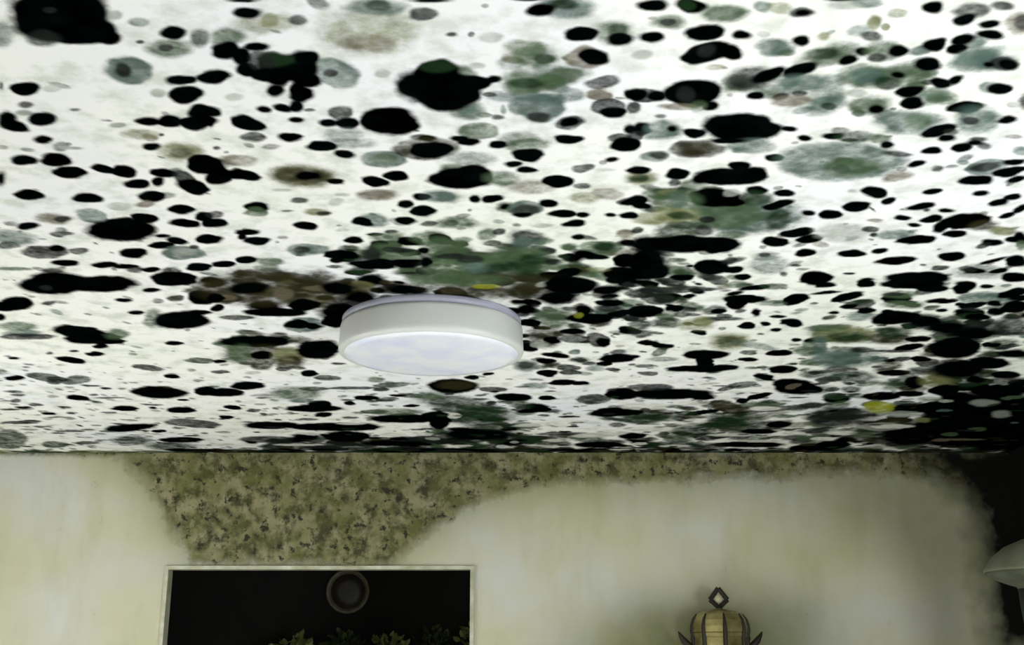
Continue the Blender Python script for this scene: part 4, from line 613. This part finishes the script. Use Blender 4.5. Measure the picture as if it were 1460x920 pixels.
def window(name, P, wdt, hgt, alongx):
    o = bpy.data.objects.new(name, None); C.objects.link(o); o.location = P; tag(o, kind='structure')
    k = MB()
    def bar(u0, u1, z0, z1):
        if alongx: k.box((u0, -.03, z0), (u1, .03, z1))
        else: k.box((-.03, u0, z0), (.03, u1, z1))
    t = .05
    bar(0, wdt, 0, t); bar(0, wdt, hgt-t, hgt); bar(0, t, t, hgt-t); bar(wdt-t, wdt, t, hgt-t); bar(wdt/2-.02, wdt/2+.02, t, hgt-t)
    k.build('window_frame', white, o)
    g, nt, b = mat('window_glass', (.95,.97,1), .02); b.inputs['Transmission Weight'].default_value = 1
    k = MB()
    if alongx: k.box((t, -.004, t), (wdt-t, .004, hgt-t))
    else: k.box((-.004, t, t), (.004, wdt-t, hgt-t))
    k.build('pane', g, o)
window('window_1', (XR+.06, WY0, WZ0), WY1-WY0, WZ1-WZ0, False)
window('window_3', (XL-.06, LY0, LZ0), LY1-LY0, LZ1-LZ0, False)  # unseen window made up to go with the left fill
window('window_2', (RX0, YB-.06, RZ0), RX1-RX0, RZ1-RZ0, True)  # opening invented for the rear fill, out of view

# slim white casing round the doorway
k = MB(); t = .011
k.box((OX0-t, YF-.012, 0), (OX0+.004, YF+.055, OZ+t)); k.box((OX1-.004, YF-.012, 0), (OX1+t, YF+.055, OZ+t)); k.box((OX0+.004, YF-.012, OZ-.004), (OX1-.004, YF+.055, OZ+t))
casing = vary('door_casing_paint', lin((206,206,190)), lin((150,152,112)), 12, .5, b_=.02)
tag(k.build('trim_1', casing), kind='structure')

# ---------------------------------------------------------------- dark room behind the doorway
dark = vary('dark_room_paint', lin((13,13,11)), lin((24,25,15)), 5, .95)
HY = 6.7
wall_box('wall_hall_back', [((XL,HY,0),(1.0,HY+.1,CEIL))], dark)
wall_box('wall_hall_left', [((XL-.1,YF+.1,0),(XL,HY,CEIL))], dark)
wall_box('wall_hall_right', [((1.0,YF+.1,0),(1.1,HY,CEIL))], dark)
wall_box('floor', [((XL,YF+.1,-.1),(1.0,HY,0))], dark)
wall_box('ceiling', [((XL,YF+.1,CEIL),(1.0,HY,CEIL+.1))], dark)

# round wall plate seen through the doorway
t = thing('wall_plate', (-.925, HY-.001, 2.004), 'round plate with a dull pale rim hanging on the dark wall beyond the doorway', 'plate')
k = MB(); k.lathe([(.095,-.004),(.100,-.02),(.118,-.028),(.124,-.022),(.120,-.002),(.095,0)], 64, 'y'); k.build('rim', vary('dull_plate_rim', lin((112,108,84)), lin((80,76,54)), 20, .5), t, True)
k = MB(); k.lathe([(.0005,-.012),(.05,-.011),(.096,-.008),(.096,-.001),(.0005,-.001)], 64, 'y'); k.build('plate_well', vary('brown_plate_glaze', lin((56,50,36)), lin((26,24,16)), 14, .5), t, True)

# tall cabinet in the dark room with leafy plants along its top
wood = vary('dark_cabinet_wood', lin((38,32,22)), lin((24,20,14)), 6, .6)
t = thing('cabinet', (-.66, 6.45, 0), 'tall dark wooden cabinet under the row of plants in the unlit room beyond the doorway', 'cabinet')
k = MB(); k.box((-.62,-.2,0),(.62,.2,1.50)); k.box((-.64,-.22,1.50),(.64,.21,1.53)); k.build('body', wood, t)
for sx in (-.61, .005):
    k = MB(); k.box((sx,-.222,.08),(sx+.6,-.2,1.46)); k.box((sx+.06,-.228,.14),(sx+.54,-.221,1.40)); d = k.build('door', wood, t)
    k = MB(); hx = sx+(.57 if sx < -.3 else .03); k.tube([(hx,-.222,.8),(hx,-.25,.82),(hx,-.25,.92),(hx,-.222,.94)], [.006]*4, 8); k.build('handle', vary('dull_brass', lin((120,104,60)), lin((80,70,40)), 20, .4, 1), d, True)
leafm = [vary('dim_olive_leaf', lin((66,78,34)), lin((40,54,20)), 10, .6), vary('pale_leaf', lin((150,158,96)), lin((96,112,52)), 10, .6)]
potm = vary('clay_pot', lin((92,60,44)), lin((70,46,34)), 10, .8)
def plant(x, y, z, seed, hgt, spread, label, n=70):
    r = random.Random(seed)
    t = thing('potted_plant', (x, y, z), label, 'plant', 'plants on the cabinet in the dark room')
    k = MB(); k.lathe([(.045,0),(.062,.09),(.068,.092),(.068,.11),(.058,.11),(.055,.095),(.001,.092)], 24); k.build('pot', potm, t, True)
    st = MB(); lf = MB()
    for i in range(n):
        a = r.uniform(0, 6.283); q = r.uniform(.15, 1)*spread; h = .10+hgt*r.uniform(.25, 1)*(1-.35*(q/spread)**2)
        p = Vector((q*math.cos(a), q*math.sin(a)*.6, h))
        if i % 3 == 0: st.tube([(0,0,.09), (p.x*.4, p.y*.4, h*.7), tuple(p)], [.003,.002,.0012], 5)
        L = r.uniform(.028, .055); W = L*.36
        d = Vector((math.cos(a)*r.uniform(.3, 1), math.sin(a)*.5, r.uniform(-.4, .8))).normalized()
        s_ = d.cross(Vector((r.uniform(-.3,.3), -.6, .8))).normalized(); nrm = d.cross(s_)
        lf.add([p, p+d*L*.35+s_*W+nrm*.004, p+d*L*.35-s_*W+nrm*.004, p+d*L*.75+s_*W*.7, p+d*L*.75-s_*W*.7, p+d*L-nrm*.006], [(0,1,2),(1,3,4,2),(3,5,4)])
    st.build('stem', leafm[0], t); lf.build('foliage', leafm[seed % 2], t, True)
for i, (x, hg, sp, lb) in enumerate([
        (-1.18, .13, .09, 'small leafy plant on the dark cabinet, farthest left of the row'),
        (-.90, .15, .09, 'paler leafy plant on the dark cabinet below the round wall plate'),
        (-.665, .14, .09, 'low bushy olive plant on the middle of the dark cabinet'),
        (-.43, .17, .09, 'pale bushy plant near the right end of the dark cabinet'),
        (-.19, .20, .09, 'taller leafy plant on the dark cabinet beside the right door jamb')]):
    plant(x, 6.42, 1.53, i+1, hg, sp, lb)

# ---------------------------------------------------------------- round ceiling lamp
LX, LY = -.212, 2.945
t = thing('ceiling_lamp', (LX, LY, CEIL), 'round white drum ceiling lamp, unlit, fixed among the black mould spots', 'ceiling lamp')
k = MB(); k.lathe([(.232,0),(.236,-.004),(.236,-.017),(.226,-.021)], 96); k.build('mounting_plate', vary('grey_plate_enamel', lin((176,176,192)), lin((158,158,176)), 10, .45, b_=.01), t, True)
k = MB(); k.lathe([(.226,-.019),(.238,-.0215),(.240,-.030),(.242,-.078),(.2425,-.086),(.240,-.092),(.232,-.0955),(.226,-.0955)], 96); k.build('rim', vary('rim_plastic', lin((216,218,216)), lin((208,210,206)), 6, .4, b_=.01), t, True)
def diffuser_mat():
    m, nt, b = mat('milky_diffuser', rough=.3); v = coord(nt); n = noise(nt, v, 11, 4)
    nt.links.new(ramp(nt, n, [(.3, lin((226,232,255))), (.6, lin((246,249,255)))]), b.inputs['Base Color']); return m
k = MB(); k.lathe([(.228,-.094),(.226,-.0975),(.205,-.1000),(.12,-.1035),(.0005,-.105)], 96); k.build('diffuser', diffuser_mat(), t, True)

# ---------------------------------------------------------------- brass wall lantern
brass = vary('aged_brass', lin((196,184,126)), lin((104,94,52)), 12, .4, .7)
dbrass = vary('tarnished_dark_brass', lin((40,31,18)), lin((24,18,10)), 14, .6, .2)
LPX, LPY = .845, 4.86
t = thing('wall_lantern', (LPX, LPY, 1.42), 'aged brass wall lantern with diamond finial and dark leaf scrolls on stained wall', 'lantern')
n8 = 8; rt = 0
k = MB(); k.lathe([(.090,0),(.108,.02),(.108,.30),(.112,.305),(.112,.318),(.106,.325)], n8, rot=rt); k.build('housing', brass, t)
k = MB(); k.lathe([(.114,.322),(.114,.345),(.108,.370),(.094,.392),(.068,.405),(.03,.411),(.014,.414),(.012,.418)], n8, rot=rt); k.build('dome', brass, t)
for i in range(n8):
    a = rt+2*math.pi*i/n8
    k = MB(); k.tube([(q*math.cos(a), q*math.sin(a), z) for q, z in ((.108,.02),(.110,.305),(.114,.33),(.113,.348),(.107,.372),(.093,.393))], [.009,.009,.009,.008,.006,.003], 6); k.build('corner_rib', dbrass, t)
k = MB(); k.lathe([(.012,.414),(.015,.420),(.011,.428)], 16)
# open diamond: a flat rhombic ring
for rotd in (0,):
    ring = [(0,.418),(.036,.450),(0,.496),(-.036,.450)]
    for i in range(4):
        (x0, z0), (x1, z1) = ring[i], ring[(i+1) % 4]
        k.tube([(x0*math.cos(rotd), x0*math.sin(rotd), z0), (x1*math.cos(rotd), x1*math.sin(rotd), z1)], [.0095,.0095], 8)
fin = k.build('finial', dbrass, t)
k = MB(); k.lathe([(.001,.436),(.012,.439),(.018,.447),(.019,.454),(.014,.465),(.006,.472),(.001,.475)], 20); k.build('bead', vary('pale_glass_bead', lin((196,190,160)), lin((170,164,130)), 30, .2), fin, True)
for sg in (-1, 1):
    k = MB(); k.tube([(sg*.09,.0,.06),(sg*.115,0,.14),(sg*.118,0,.22),(sg*.108,0,.30)], [.008,.009,.008,.005], 8)
    k.tube([(sg*.112,0,.265),(sg*.132,0,.272),(sg*.150,0,.290),(sg*.164,0,.312),(sg*.170,0,.324)], [.007,.014,.013,.007,.002], 8)
    k.tube([(sg*.105,0,.275),(sg*.112,0,.295),(sg*.113,0,.325)], [.006,.010,.002], 8)
    k.build('scroll_arm', dbrass, t, True)
k = MB(); k.lathe([(.06,.137),(.055,.120),(.02,.112)], 24, 'y', (0,0,.16)); k.box((-.02,.09,.12),(.02,.125,.2)); k.build('backplate', dbrass, t)

# ---------------------------------------------------------------- domed floor lamp at the right edge
t = thing('floor_lamp', (1.845, 4.05, 0), 'tall floor lamp with pale domed shade standing in the dark right corner', 'floor lamp')
shade = vary('pale_shade_fabric', lin((120,124,104)), lin((92,96,74)), 9, .8)
k = MB(); k.lathe([(.214,1.925),(.212,1.935),(.185,1.975),(.14,2.010),(.08,2.035),(.03,2.045),(.001,2.047)], 64); k.build('lamp_shade', shade, t, True)
k = MB(); k.lathe([(.213,1.928),(.19,1.905),(.14,1.885),(.11,1.875),(.105,1.86)], 64); k.build('shade_underside', vary('shade_lining', lin((92,96,78)), lin((64,68,52)), 9, .8), t, True)
k = MB(); k.lathe([(.03,.03),(.03,1.0),(.05,1.3),(.09,1.6),(.105,1.80),(.108,1.87)], 40); k.build('pole', vary('dark_lamp_body', lin((32,35,31)), lin((22,27,23)), 7, .9), t, True)
k = MB(); k.lathe([(.17,0),(.17,.018),(.15,.03),(.03,.035)], 48); k.build('base', vary('dark_lamp_base', lin((40,42,38)), lin((30,32,28)), 7, .7), t, True)
